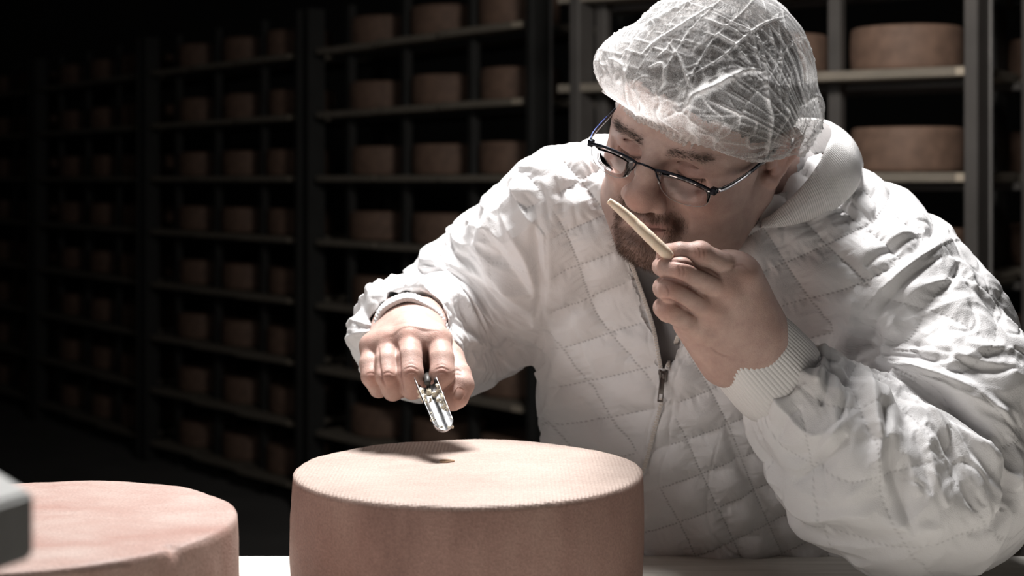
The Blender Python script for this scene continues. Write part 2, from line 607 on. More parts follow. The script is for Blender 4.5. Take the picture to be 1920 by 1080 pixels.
# the bored spot, closed again with its own rind
m_plugtop = simple_mat('bore_rind', (0.36, 0.22, 0.13), 0.6, nscale=300, noise_amt=0.2)
bm = bmesh.new()
hx, hy = W(837, 866, 1.482)[:2] - np.array(c1[:2])
ring = []
for k in range(28):
    a = 2 * math.pi * k / 28
    rr = 0.0075 * (1 + 0.08 * math.sin(3 * a + 1))
    ring.append(bm.verts.new((hx + rr * math.cos(a), hy + rr * math.sin(a), CH_H + 0.0014)))
ring2 = [bm.verts.new((v.co.x * 1.0, v.co.y, CH_H - 0.003)) for v in ring]
bm.faces.new(ring)
for k in range(28): bm.faces.new((ring2[k], ring2[(k + 1) % 28], ring[(k + 1) % 28], ring[k]))
po = link('bore_plug', bm_mesh('bore_plug', bm), m_plugtop, wheel1, smooth=False)
tag(po, 'small tan plugged bore in the rind')

# ------------------------------------------------------------------ board end in the left foreground, on its trolley
m_grey = wood_mat('grey_board', (0.42, 0.42, 0.41), (0.58, 0.57, 0.55), (14, 14, 1.2), 0.8)
m_greytop = wood_mat('grey_board_top', (0.50, 0.50, 0.49), (0.62, 0.62, 0.60), (2, 10, 2), 0.8)
bm = bmesh.new()
poly = [(-0.195, 0.62), (-0.262, 0.725), (-0.52, 0.725), (-0.52, 0.50), (-0.240, 0.50)]
zt, zb = 1.473, 1.4455
ta = [bm.verts.new((x, y, zt)) for x, y in poly]
tb2 = [bm.verts.new((x, y, zb)) for x, y in poly]
bm.faces.new(ta[::-1]); bm.faces.new(tb2)
for k in range(5): bm.faces.new((ta[k], ta[(k + 1) % 5], tb2[(k + 1) % 5], tb2[k]))
bmesh.ops.recalc_face_normals(bm, faces=bm.faces)
bmesh.ops.bevel(bm, geom=list(bm.edges), offset=0.002, segments=3, affect='EDGES')
me = bm_mesh('wooden_board', bm)
me.materials.append(m_grey); me.materials.append(m_greytop)
for p in me.polygons: p.material_index = 1 if p.normal.z > 0.6 else 0
tag(link('wooden_board', me, None, smooth=False), 'blurred grey wooden board end at the left edge in front of the pinkish wheel', 'board')
st = tag(empty('board_stand', (-0.40, 0.61, 0)), 'steel stand carrying the grey board at the left edge', 'stand')
bm = bmesh.new(); add_box(bm, (-0.02, -0.02, 0.0), (0.02, 0.02, zb - 0.006), 0.002); link('pole', bm_mesh('pole', bm), m_post, st, smooth=False)
bm = bmesh.new(); add_box(bm, (-0.15, -0.04, 0), (0.15, 0.04, 0.02), 0.004); link('foot', bm_mesh('foot', bm), m_post, st, smooth=False)
bm = bmesh.new(); add_box(bm, (-0.08, -0.06, zb - 0.006), (0.08, 0.06, zb), 0.001); link('top_plate', bm_mesh('top_plate', bm), m_post, st, smooth=False)

# ================================================================== THE MAN
def frame(yaw, pitch, roll):
    F = np.array([-math.sin(yaw), -math.cos(yaw), 0.0]); L = np.array([math.cos(yaw), -math.sin(yaw), 0.0]); U = np.array([0, 0, 1.0])
    F, U = F * math.cos(pitch) - U * math.sin(pitch), U * math.cos(pitch) + F * math.sin(pitch)
    L, U = L * math.cos(roll) - U * math.sin(roll), U * math.cos(roll) + L * math.sin(roll)
    return L, F, U


HL, HF, HU = frame(R(36.9), R(19.5), R(21.3))
HS = 1.05
HM = np.stack([HL, HF, HU], 1)            # local -> world
HO = np.array([0.1985, 1.585, CZ + 0.0575])          # between the ears


def h2w(p): return np.asarray(p) @ HM.T * HS + HO
def w2h(p): return (np.asarray(p) - HO) @ HM / HS


# ---- skin ---------------------------------------------------------
def skin_mat():
    m, nt, b = new_mat('skin')
    vc = nd(nt, 'ShaderNodeVertexColor', layer_name='col').outputs[0]
    tc = nd(nt, 'ShaderNodeTexCoord').outputs['Object']
    n1 = nd(nt, 'ShaderNodeTexNoise', {'Vector': tc, 'Scale': 70.0, 'Detail': 5.0, 'Roughness': 0.65})
    n2 = nd(nt, 'ShaderNodeTexNoise', {'Vector': tc, 'Scale': 900.0, 'Detail': 2.0})
    v = nd(nt, 'ShaderNodeTexVoronoi', {'Vector': tc, 'Scale': 700.0}, feature='DISTANCE_TO_EDGE')
    mot = ramp(nt, n1.outputs[0], [(0.3, (0.86, 0.80, 0.79)), (0.7, (1.08, 1.06, 1.04))])
    mul = nd(nt, 'ShaderNodeMix', {0: 1.0, 6: vc, 7: mot}, data_type='RGBA', blend_type='MULTIPLY')
    nt.links.new(mul.outputs[2], b.inputs['Base Color'])
    b.inputs['Subsurface Weight'].default_value = 0.12
    b.inputs['Subsurface Radius'].default_value = (1.0, 0.35, 0.2)
    b.inputs['Subsurface Scale'].default_value = 0.006
    b.inputs['Roughness'].default_value = 0.5
    b.inputs['Specular IOR Level'].default_value = 0.4
    h = nd(nt, 'ShaderNodeMath', {0: v.outputs[0], 1: 1.2, 2: n2.outputs[0]}, operation='MULTIPLY_ADD')
    bp = nd(nt, 'ShaderNodeBump', {'Height': h.outputs[0], 'Strength': 0.30, 'Distance': 0.0006})
    nt.links.new(bp.outputs[0], b.inputs['Normal'])
    return m


m_skin = skin_mat()
SKIN = np.array([0.52, 0.378, 0.332])


def build_head():
    # local coordinates: x = his left, y = forward, z = up
    V = Vol((-0.105, -0.13, -0.19), (0.105, 0.145, 0.135), 0.00125)
    V.ell((0, -0.008, 0.030), (0.077, 0.098, 0.088))
    V.ell((0, 0.026, 0.030), (0.065, 0.064, 0.062), 0.02)
    V.ell((0, 0.028, -0.035), (0.066, 0.058, 0.070), 0.02)
    for s in (-1, 1):
        V.ell((s * 0.040, 0.050, -0.036), (0.032, 0.034, 0.034), 0.025)             # cheeks
        V.chain([((s * 0.060, -0.008, -0.052), 0.022), ((s * 0.050, 0.035, -0.088), 0.021), ((s * 0.020, 0.068, -0.104), 0.021)], 0.03)
        V.cone((s * 0.050, 0.066, 0.010), (s * 0.064, 0.035, -0.012), 0.010, 0.012, 0.02)   # cheekbones / temple
    V.ell((0, 0.030, -0.082), (0.052, 0.055, 0.036), 0.03)
    V.ell((0, 0.020, -0.115), (0.042, 0.055, 0.026), 0.03)                            # under the chin
    V.ell((0, 0.078, -0.060), (0.030, 0.024, 0.030), 0.02)                            # muzzle
    V.ell((0, 0.080, -0.100), (0.022, 0.019, 0.017), 0.018)                           # chin
    for s in (-1, 1):
        V.chain([((s * 0.052, 0.064, 0.005), 0.008), ((s * 0.034, 0.0815, 0.0085), 0.0095), ((s * 0.012, 0.088, 0.007), 0.009)], 0.014)
        V.ell((s * 0.032, 0.0985, -0.0075), (0.019, 0.0150, 0.0120), 0.009, 'sub')      # socket
        V.ell((s * 0.0325, 0.0705, -0.0085), (0.0168, 0.0158, 0.0140), 0.004)          # closed lid over the eyeball
        V.chain([((s * 0.0195, 0.0835, -0.0015), 0.0014), ((s * 0.032, 0.0868, 0.0008), 0.0016), ((s * 0.046, 0.078, -0.002), 0.0014)], 0.004, 'sub')
        V.chain([((s * 0.0195, 0.0838, -0.0130), 0.0012), ((s * 0.032, 0.0868, -0.0162), 0.0014), ((s * 0.046, 0.077, -0.0130), 0.0013)], 0.003, 'sub')
        V.chain([((s * 0.018, 0.084, -0.0225), 0.0022), ((s * 0.032, 0.0855, -0.0262), 0.0025), ((s * 0.046, 0.077, -0.022), 0.002)], 0.012, 'sub')
    # nose
    V.cone((0, 0.084, 0.010), (0, 0.102, -0.012), 0.0088, 0.0100, 0.012)
    V.cone((0, 0.100, -0.012), (0, 0.1090, -0.034), 0.0098, 0.0135, 0.010)
    V.ell((0, 0.1095, -0.0405), (0.0170, 0.0150, 0.0135), 0.008)
    for s in (-1, 1):
        V.ell((s * 0.0175, 0.0980, -0.0435), (0.0088, 0.0130, 0.0100), 0.006)
        V.chain([((s * 0.0285, 0.092, -0.036), 0.0015), ((s * 0.0265, 0.095, -0.047), 0.0016)], 0.006, 'sub')
        V.ell((s * 0.0085, 0.1060, -0.0540), (0.0042, 0.0070, 0.0045), 0.003, 'sub')
        V.chain([((s * 0.024, 0.094, -0.040), 0.0018), ((s * 0.031, 0.089, -0.056), 0.0022), ((s * 0.035, 0.083, -0.068), 0.002)], 0.014, 'sub')   # nasolabial fold
    # mouth
    V.chain([((-0.025, 0.090, -0.0685), 0.0022), ((-0.008, 0.1005, -0.0655), 0.0050), ((0, 0.1015, -0.0665), 0.0048), ((0.008, 0.1005, -0.0655), 0.0050), ((0.025, 0.090, -0.0685), 0.0022)], 0.006)
    V.chain([((-0.023, 0.090, -0.0735), 0.0025), ((-0.008, 0.0985, -0.0760), 0.0060), ((0.008, 0.0985, -0.0760), 0.0060), ((0.023, 0.090, -0.0735), 0.0025)], 0.006)
    V.chain([((-0.027, 0.0905, -0.0715), 0.0011), ((-0.010, 0.1055, -0.0712), 0.0010), ((0, 0.1072, -0.0722), 0.0011), ((0.010, 0.1055, -0.0712), 0.0010), ((0.027, 0.0905, -0.0715), 0.0011)], 0.0028, 'sub')
    V.cone((-0.012, 0.098, -0.0865), (0.012, 0.098, -0.0865), 0.004, 0.004, 0.014, 'sub')
    # ears
    for s in (-1, 1):
        e = [((s * 0.077, 0.004, -0.006), 0.0040), ((s * 0.085, -0.004, 0.016), 0.0042), ((s * 0.089, -0.018, 0.019), 0.0042), ((s * 0.0905, -0.030, 0.008), 0.0040),
             ((s * 0.088, -0.030, -0.010), 0.0040), ((s * 0.083, -0.020, -0.026), 0.0042), ((s * 0.079, -0.008, -0.036), 0.0070), ((s * 0.077, 0.002, -0.030), 0.0055)]
        V.chain(e, 0.006, kk=0.003)
        V.ell((s * 0.0805, -0.014, -0.006), (0.0065, 0.016, 0.024), 0.004)
        V.ell((s * 0.0895, -0.009, -0.008), (0.0075, 0.0095, 0.0140), 0.004, 'sub')
        V.ell((s * 0.0785, 0.003, -0.013), (0.004, 0.004, 0.006), 0.003)
    # neck
    nb = w2h(NECK)
    V.chain([((0, -0.030, -0.045), 0.062), ((0, -0.022, -0.10), 0.060), (tuple(np.array([0, -0.022, -0.10]) * 0.4 + nb * 0.6), 0.062)], 0.03)
    v, q = V.mesh()
    # colour
    x, y, z = v.T
    ax = np.abs(x)
    c = np.tile(SKIN, (len(v), 1))

    def blob(cx, cy, cz, rx, ry, rz, col, amt, sym=True):
        xx = ax if sym else x
        d = ((xx - cx) / rx) ** 2 + ((y - cy) / ry) ** 2 + ((z - cz) / rz) ** 2
        m = np.exp(-d)[:, None] * amt
        c[:] = c * (1 - m) + np.array(col) * m
    blob(0, 0.118, -0.04, 0.016, 0.03, 0.016, (0.52, 0.25, 0.19), 0.5)
    blob(0.045, 0.075, -0.035, 0.022, 0.03, 0.02, (0.54, 0.27, 0.21), 0.4)
    blob(0.083, -0.01, -0.01, 0.012, 0.03, 0.03, (0.55, 0.26, 0.20), 0.5)
    blob(0.032, 0.085, -0.010, 0.018, 0.02, 0.012, (0.36, 0.20, 0.17), 0.5)
    # lips
    lipm = np.exp(-(x / 0.0260) ** 4) * np.exp(-((z + 0.0712) / 0.0078) ** 4) * (y > 0.088)
    c[:] = c * (1 - 0.75 * lipm[:, None]) + np.array((0.48, 0.21, 0.19)) * 0.75 * lipm[:, None]
    seam = np.exp(-(x / 0.026) ** 4) * np.exp(-((z + 0.0716) / 0.0012) ** 2) * (y > 0.086)
    c[:] = c * (1 - 0.6 * seam[:, None])
    # lash line of the closed eyes
    zl = -0.0128 - 0.0035 * (1 - ((ax - 0.033) / 0.015) ** 2)
    lash = np.exp(-((z - zl) / 0.0012) ** 2) * sstep(0.0175, 0.020, ax) * (1 - sstep(0.046, 0.048, ax)) * (y > 0.06)
    c[:] = c * (1 - 0.75 * lash[:, None])
    # eyebrows
    zb = 0.0090 + 0.0040 * np.sin(np.clip((ax - 0.012) / 0.04, 0, 1) * 2.4)
    bw = 1.0 * np.exp(-((z - zb) / 0.0040) ** 2) * sstep(0.008, 0.016, ax) * sstep(0.060, 0.046, ax) * (y > 0.05)
    c[:] = c * (1 - 0.40 * bw[:, None]) + np.array((0.12, 0.07, 0.05)) * 0.40 * bw[:, None]
    # nostrils
    nm = np.exp(-(((ax - 0.0085) / 0.0042) ** 2 + ((y - 0.106) / 0.007) ** 2 + ((z + 0.054) / 0.0035) ** 2))
    c[:] = c * (1 - 0.85 * nm[:, None])
    # shaved beard shade on the jaw and sideburns (the colour of stubble)
    st = sstep(-0.045, -0.075, z) * sstep(0.0, 0.03, y) * 0.30
    st = np.maximum(st, np.exp(-(((ax - 0.073) / 0.02) ** 2 + ((y - 0.016) / 0.013) ** 2 + ((z + 0.006) / 0.028) ** 2)) * 0.95)
    c[:] = c * (1 - st[:, None]) + np.array((0.16, 0.10, 0.08)) * st[:, None]
    g = beard_mask(v) * 0.6
    c[:] = c * (1 - g[:, None]) + np.array((0.13, 0.07, 0.05)) * g[:, None]
    return v, q, c


def beard_mask(v):
    x, y, z = v.T
    ax = np.abs(x)
    mous = np.exp(-((z + 0.0575 + 0.10 * ax) / 0.0055) ** 2) * sstep(0.034, 0.026, ax) * sstep(0.075, 0.09, y)
    side = np.exp(-((ax - 0.030) / 0.0065) ** 2) * sstep(-0.056, -0.064, z) * sstep(-0.112, -0.095, z) * sstep(0.06, 0.075, y)
    chin = sstep(-0.0825, -0.092, z) * sstep(0.036, 0.026, ax) * sstep(0.050, 0.064, y) * sstep(-0.135, -0.12, z)
    soul = np.exp(-(x / 0.006) ** 2) * np.exp(-((z + 0.086) / 0.006) ** 2) * (y > 0.08)
    return np.clip(np.maximum.reduce([mous, side, chin, soul]), 0, 1)


NECK = W(1432, 352, 1.69)

# ---- hands: chains of joints given where they are in the room ------
def P(px, py, d, r): return (W(px, py, d), r)


def hand_left():
    """his left hand, at his face: back of the hand to the camera"""
    V = Vol(np.minimum(W(1190, 720, 1.356), W(1190, 720, 1.582)) - 0.02, np.maximum(W(1560, 420, 1.356), W(1560, 420, 1.6498)) + 0.02, 0.0011)
    # back of the hand and palm
    V.cone(W(1352, 520, 1.4328), W(1412, 640, 1.4633), 0.0237, 0.0271)
    V.cone(W(1322, 575, 1.4351), W(1380, 662, 1.469), 0.0226, 0.0271, 0.02)
    V.cone(W(1385, 520, 1.4407), W(1415, 610, 1.4633), 0.0226, 0.0282, 0.02)
    V.cone(W(1300, 600, 1.452), W(1360, 672, 1.4746), 0.0203, 0.026, 0.02)
    V.cone(W(1370, 560, 1.4633), W(1400, 650, 1.4859), 0.0249, 0.0271, 0.02)
    V.chain([P(1395, 632, 1.4713, 0.0311), P(1440, 690, 1.4972, 0.0311), P(1520, 760, 1.5368, 0.0362)], 0.02)
    V.cone(W(1380, 600, 1.469), W(1420, 660, 1.4859), 0.0294, 0.0305, 0.02)
    # fingers
    k = 0.0012
    fin = [
        [P(1392, 517, 1.4328, 0.0128), P(1352, 494, 1.4193, 0.0115), P(1312, 477, 1.4091, 0.0112), P(1275, 473, 1.4091, 0.0097), P(1247, 474, 1.4148, 0.0084)],
        [P(1362, 546, 1.4283, 0.0131), P(1318, 524, 1.4102, 0.0118), P(1277, 508, 1.3989, 0.0115), P(1252, 503, 1.4046, 0.0103), P(1240, 500, 1.4193, 0.0089)],
        [P(1335, 582, 1.4306, 0.0128), P(1292, 559, 1.4102, 0.0115), P(1258, 545, 1.4012, 0.0113), P(1245, 540, 1.4125, 0.0103), P(1248, 536, 1.4306, 0.0092)],
        [P(1308, 608, 1.4374, 0.0118), P(1280, 596, 1.417, 0.0105), P(1254, 582, 1.408, 0.0103), P(1244, 577, 1.4193, 0.0095), P(1250, 572, 1.4351, 0.0086)],
    ]
    for i, f in enumerate(fin):
        T = V.like()
        T.chain(f, 0.002)
        # crease over the middle joint
        T.ell(f[2][0] + np.array([0.0, -0.001, 0.001]), (0.0122, 0.0116, 0.0118), 0.003)
        hh = np.maximum(k - np.abs(V.a - T.a), 0) / k
        V.a = np.minimum(V.a, T.a) - hh * hh * k * 0.1
    for f in fin: V.ell(f[0][0] + np.array([0, -0.004, 0.0]), (0.0115, 0.0115, 0.0115), 0.010)
    # thumb, behind the fingers, its tip under the cheese sample
    V.chain([P(1385, 600, 1.5029, 0.0181), P(1330, 545, 1.4893, 0.0158), P(1285, 505, 1.4645, 0.013), P(1250, 486, 1.4419, 0.0107)], 0.006)
    # tendons
    for f, (a, b) in zip(fin, [((1392, 517, 1.4261), (1415, 600, 1.452)), ((1362, 546, 1.4215), (1402, 620, 1.452)), ((1335, 582, 1.4238), (1385, 640, 1.4554)), ((1308, 608, 1.4328), (1370, 655, 1.4577))]):
        V.cone(W(*a), W(*b), 0.0096, 0.0045, 0.012)
    return V.mesh()


def hand_right():
    """his right hand: a fist round the grip of the cheese trier, knuckles to the camera"""
    V = Vol(np.minimum(W(650, 800, 1.50), W(650, 800, 1.74)) - 0.02, np.maximum(W(920, 540, 1.50), W(920, 540, 1.74)) + 0.02, 0.0011)
    # back of the hand: wrist is behind and above the knuckles
    V.cone(W(768, 612, 1.66), W(776, 632, 1.60), 0.029, 0.024)
    V.cone(W(740, 612, 1.65), W(715, 650, 1.585), 0.024, 0.0165, 0.02)
    V.cone(W(765, 610, 1.65), W(765, 640, 1.580), 0.026, 0.0185, 0.02)
    V.cone(W(792, 612, 1.65), W(812, 645, 1.580), 0.024, 0.0185, 0.02)
    V.cone(W(768, 615, 1.72), W(768, 612, 1.64), 0.029, 0.029, 0.02)
    V.cone(W(735, 690, 1.60), W(800, 690, 1.60), 0.020, 0.022, 0.02)
    k = 0.0028
    fin = [
        [P(821, 640, 1.580, .0135), P(828, 672, 1.556, .0128), P(829, 700, 1.545, .0130), P(815, 722, 1.553, .0108), P(802, 722, 1.575, .0095)],
        [P(768, 636, 1.578, .0138), P(768, 670, 1.552, .0128), P(770, 700, 1.540, .0132), P(773, 728, 1.550, .0115), P(780, 730, 1.572, .0100)],
        [P(728, 645, 1.582, .0128), P(725, 676, 1.558, .0118), P(727, 706, 1.546, .0120), P(737, 732, 1.556, .0108), P(750, 730, 1.576, .0095)],
        [P(699, 652, 1.590, .0115), P(693, 682, 1.570, .0105), P(697, 706, 1.560, .0108), P(710, 728, 1.566, .0098), P(722, 728, 1.582, .0088)],
    ]
    for i, f in enumerate(fin):
        T = V.like()
        T.chain(f, 0.002)
        hh = np.maximum(k - np.abs(V.a - T.a), 0) / k
        V.a = np.minimum(V.a, T.a) - hh * hh * k * 0.2
    for f in fin: V.ell(f[0][0] + np.array([0, -0.003, 0.004]), (0.0118, 0.0118, 0.0100), 0.007)
    for f, wx in zip(fin, (790, 770, 752, 738)):
        V.cone(f[0][0] + np.array([0, 0, 0.002]), W(wx, 606, 1.64), 0.009, 0.006, 0.012)
    # thumb
    T = V.like()
    T.chain([P(815, 640, 1.625, .017), P(844, 672, 1.600, .0145), P(858, 704, 1.570, .0138), P(864, 722, 1.560, .0132), P(856, 744, 1.553, .0118), P(848, 753, 1.552, .0098)], 0.004)
    # nail bed
    hh = np.maximum(0.004 - np.abs(V.a - T.a), 0) / 0.004
    V.a = np.minimum(V.a, T.a) - hh * hh * 0.0008
    return V.mesh()


def hand_color(v, knuckles):
    c = np.tile(SKIN * np.array([1.0, 0.97, 0.96]), (len(v), 1))
    for p in knuckles:
        d = np.linalg.norm(v - p, axis=1)
        m = (np.exp(-(d / 0.010) ** 2) * 0.45)[:, None]
        c = c * (1 - m) + np.array((0.50, 0.24, 0.18)) * m
    return c


def body_inner():
    V = Vol((-0.25, 1.25, 0.85), (0.60, 2.1, 1.72), 0.008)
    torso_chains(V, 0.048)
    V.chain([(NECK, .062), P(1400, 480, 1.72, .05)], 0.04)
    V.chain([P(1060, 410, 1.72, .035), P(955, 500, 1.775, .040), P(890, 580, 1.82, .040), P(850, 628, 1.825, .036), P(768, 614, 1.70, .028)], 0.02)
    V.chain([P(1700, 540, 1.64, .045), P(1786, 740, 1.56, .042), P(1790, 915, 1.52, .042), P(1700, 900, 1.50, .040), P(1595, 845, 1.51, .036), P(1500, 760, 1.50, .028), P(1440, 695, 1.49, .026)], 0.02)
    # legs, standing behind the table
    return V.mesh()


# ================================================================== JACKET (field)
JK = 0.05
R_ARM = [P(1062, 385, 1.700, .068), P(1013, 450, 1.735, .077), P(958, 512, 1.775, .082), P(890, 580, 1.82, .088), P(850, 628, 1.825, .072), P(800, 635, 1.74, .068), P(762, 628, 1.675, .064)]
L_ARM = [P(1666, 552, 1.62, .087), P(1738, 630, 1.60, .087), P(1786, 740, 1.56, .090), P(1792, 925, 1.520, .078), P(1700, 915, 1.50, .088), P(1605, 862, 1.50, .086), P(1540, 795, 1.50, .068), P(1518, 772, 1.50, .058)]


def torso_chains(V, shrink=0.0):
    g = -shrink
    V.chain([P(1135, 420, 1.73, .075 + g), P(1160, 600, 1.77, .094 + g), P(1168, 850, 1.83, .104 + g), P(1168, 1150, 1.91, .108 + g)])
    V.chain([P(1618, 535, 1.66, .090 + g), P(1580, 700, 1.72, .118 + g), P(1540, 900, 1.78, .133 + g), P(1500, 1150, 1.86, .15 + g)], JK)
    V.chain([P(1390, 460, 1.69, .100 + g), P(1350, 700, 1.74, .133 + g), P(1320, 900, 1.80, .15 + g), P(1300, 1150, 1.86, .16 + g)], JK)
    V.chain([P(1062, 385, 1.70, .068 + g), P(1180, 400, 1.70, .082 + g), P(1400, 430, 1.70, .098 + g), P(1555, 472, 1.68, .088 + g), P(1666, 552, 1.62, .087 + g)], 0.04)


V_POLY = [(1150, 380), (1168, 415), (1174, 455), (1190, 502), (1211, 560), (1228, 612), (1237, 660), (1243, 692), (1250, 680), (1266, 632), (1292, 575), (1330, 505), (1368, 458), (1414, 410), (1400, 340), (1200, 300)]


def inside_poly(px, py, poly):
    """signed distance in pixels to a polygon, negative inside"""
    d = np.full(px.shape, 1e9, np.float32)
    s = np.ones(px.shape, np.float32)
    n = len(poly)
    for i in range(n):
        a = np.array(poly[i], float); b = np.array(poly[i - 1], float)
        e = b - a
        wx, wy = px - a[0], py - a[1]
        t = np.clip((wx * e[0] + wy * e[1]) / (e @ e), 0, 1)
        d = np.minimum(d, (wx - e[0] * t) ** 2 + (wy - e[1] * t) ** 2)
        c1 = py >= a[1]; c2 = py < b[1]; c3 = e[0] * wy > e[1] * wx
        flip = (c1 & c2 & c3) | (~c1 & ~c2 & ~c3)
        s = np.where(flip, -s, s)
    return s * np.sqrt(d)


def jacket_field():
    V = Vol((-0.245, 1.30, 0.92), (0.66, 2.12, 1.74), 0.0034)
    torso_chains(V)
    V.chain(R_ARM, 0.025, kk=0.02)
    V.chain(L_ARM, 0.022, kk=0.018)
    # inside of the body at the neck and under the open front: the shirt's surface pushed in
    Tn = V.like()
    torso_chains(Tn, 0.042)
    x, y, z = V.axes()
    px = 960 + FPX * x / y + 0 * z
    py = HOR - FPX * (z - CZ) / y + 0 * x
    sub = (slice(None),) * 3
    pd = inside_poly(px, py, V_POLY) * (1.65 / FPX)
    cut = np.maximum(pd, -Tn.a)
    cut = np.maximum(cut, (y - 1.72) + 0 * x + 0 * z)
    V.comb(sub, cut, 0.004, 'sub')
    # neck hole, sleeve openings
    V.chain([(NECK * 1.0, 0.067), (h2w((0, -0.030, -0.06)), 0.074)], 0.006, 'sub')
    V.cone(W(768, 612, 1.50), W(768, 612, 1.72), 0.042, 0.038, 0.012, 'sub')
    a = W(1382, 632, 1.47); b = W(1470, 722, 1.50)
    V.cone(a + (a - b), b, 0.040, 0.036, 0.006, 'sub')
    return V


# fold strokes on a surface: (points in the photograph, half width px, height m, depth window)
def stroke(co, no, pts, wpx, amp, dmin=0.0, dmax=9.0, sharp=2.0, taper=True):
    """ridge (amp>0) or valley (amp<0) along a polyline; the profile is a gaussian across it"""
    q = proj(co)
    best = np.full(len(co), 1e9)
    tt = np.zeros(len(co))
    cp = np.array(catmull([np.array(p, float) for p in pts], max(6, 5 * (len(pts) - 1))))
    lo = cp.min(0) - 3 * wpx; hi = cp.max(0) + 3 * wpx
    idx = np.where((q[:, 0] > lo[0]) & (q[:, 0] < hi[0]) & (q[:, 1] > lo[1]) & (q[:, 1] < hi[1]) & (co[:, 1] > dmin) & (co[:, 1] < dmax) & (no[:, 1] < 0.25))[0]
    if len(idx) == 0: return np.zeros(len(co))
    qq = q[idx]
    b = np.full(len(idx), 1e9); tb_ = np.zeros(len(idx))
    n = len(cp) - 1
    for i in range(n):
        a_, c_ = cp[i], cp[i + 1]
        d_ = c_ - a_
        L2 = d_ @ d_ + 1e-9
        t = np.clip(((qq - a_) @ d_) / L2, 0, 1)
        dist = np.linalg.norm(qq - a_ - t[:, None] * d_, axis=1)
        m = dist < b
        b[m] = dist[m]; tb_[m] = (i + t[m]) / n
    wv = wpx * (np.sin(np.pi * np.clip(tb_, 0.02, 0.98)) ** 0.35 if taper else 1.0)
    h = np.exp(-np.abs(b / np.maximum(wv, 1)) ** sharp)
    if taper: h = h * np.sin(np.pi * np.clip(tb_, 0, 1)) ** 0.5
    out = np.zeros(len(co))
    out[idx] = h * amp * sstep(0.30, -0.20, no[idx, 1])
    return out
# ================================================================== BODY
def join_parts(parts):
    vs, qs, cs, off = [], [], [], 0
    for v, q, c in parts:
        vs.append(v); qs.append(q + off); cs.append(c); off += len(v)
    return np.concatenate(vs), np.concatenate(qs), np.concatenate(cs)


hv, hq, hc = build_head()
head_bvh = BVHTree.FromPolygons([tuple(p) for p in hv], [tuple(int(i) for i in f) for f in hq])
lv, lq = hand_left()
rv, rq = hand_right()


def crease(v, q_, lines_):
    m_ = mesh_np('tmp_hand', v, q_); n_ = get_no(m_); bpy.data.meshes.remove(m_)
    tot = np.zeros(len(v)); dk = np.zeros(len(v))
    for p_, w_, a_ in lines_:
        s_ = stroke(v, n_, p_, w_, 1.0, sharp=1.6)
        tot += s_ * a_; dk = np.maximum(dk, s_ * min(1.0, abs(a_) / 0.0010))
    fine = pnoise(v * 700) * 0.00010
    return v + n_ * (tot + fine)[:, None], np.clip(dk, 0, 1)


rv, rdk = crease(rv, rq, [
    ([(814, 694), (828, 689), (843, 695)], 1.8, -.0008), ([(817, 701), (829, 698), (841, 702)], 1.6, -.0006), ([(816, 687), (828, 683), (840, 687)], 1.5, -.0004),
    ([(757, 693), (771, 688), (786, 695)], 1.8, -.0008), ([(759, 701), (772, 697), (785, 703)], 1.6, -.0006), ([(759, 686), (771, 682), (783, 687)], 1.5, -.0004),
    ([(715, 702), (727, 698), (739, 702)], 1.7, -.0006), ([(717, 708), (728, 705), (738, 709)], 1.5, -.0005), ([(687, 702), (696, 699), (707, 703)], 1.6, -.0006),
    ([(846, 700), (858, 694), (868, 700)], 1.7, -.0006), ([(848, 707), (858, 702), (868, 706)], 1.6, -.0005),
    ([(743, 640), (748, 665), (750, 700), (757, 735)], 3.0, -.0020), ([(710, 650), (711, 680), (715, 705), (724, 728)], 2.8, -.0018), ([(797, 640), (800, 670), (800, 700), (797, 712)], 3.2, -.0024),
    ([(770, 600), (790, 604), (806, 614)], 2.0, -.0004), ([(735, 612), (752, 606), (770, 604)], 2.0, -.0004)])
lv, ldk = crease(lv, lq, [
    ([(1307, 463), (1313, 474), (1310, 487)], 1.8, -.0008), ([(1315, 463), (1321, 475), (1319, 489)], 1.6, -.0006), ([(1300, 464), (1305, 474), (1303, 486)], 1.5, -.0005),
    ([(1270, 497), (1275, 508), (1272, 520)], 1.8, -.0008), ([(1279, 499), (1283, 510), (1280, 522)], 1.6, -.0006), ([(1249, 535), (1254, 546), (1251, 557)], 1.7, -.0006),
    ([(1240, 487), (1268, 489), (1300, 496), (1350, 522)], 3.0, -.0022), ([(1236, 521), (1262, 524), (1292, 538), (1322, 560)], 3.0, -.0022), ([(1236, 561), (1258, 564), (1280, 576), (1304, 594)], 2.8, -.0020),
    ([(1330, 650), (1350, 664), (1372, 670)], 2.2, -.0005), ([(1372, 500), (1392, 498), (1410, 512)], 2.2, -.0004)])
lc = hand_color(lv, [W(1312, 477, 1.396), W(1277, 508, 1.387), W(1258, 545, 1.39), W(1254, 582, 1.397), W(1245, 474, 1.405), W(1392, 517, 1.42), W(1362, 546, 1.415), W(1335, 582, 1.417)])
rc = hand_color(rv, [W(829, 700, 1.532), W(770, 700, 1.527), W(727, 706, 1.534), W(697, 706, 1.55), W(821, 630, 1.567), W(768, 626, 1.565), W(728, 636, 1.57), W(699, 644, 1.58), W(862, 740, 1.54)])
rc = rc * (1 - 0.45 * rdk[:, None] * np.array([0.8, 1.0, 1.0])); lc = lc * (1 - 0.45 * ldk[:, None] * np.array([0.8, 1.0, 1.0]))  # shade of creases and finger gaps put into the skin colour
bv, bq = body_inner()
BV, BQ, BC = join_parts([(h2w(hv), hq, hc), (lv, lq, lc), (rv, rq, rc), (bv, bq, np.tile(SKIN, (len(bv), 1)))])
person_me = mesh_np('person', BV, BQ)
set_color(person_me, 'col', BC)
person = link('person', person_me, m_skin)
tag(person, 'man in white quilted jacket and hair net bending over the wheel, smelling a cheese sample', 'person')


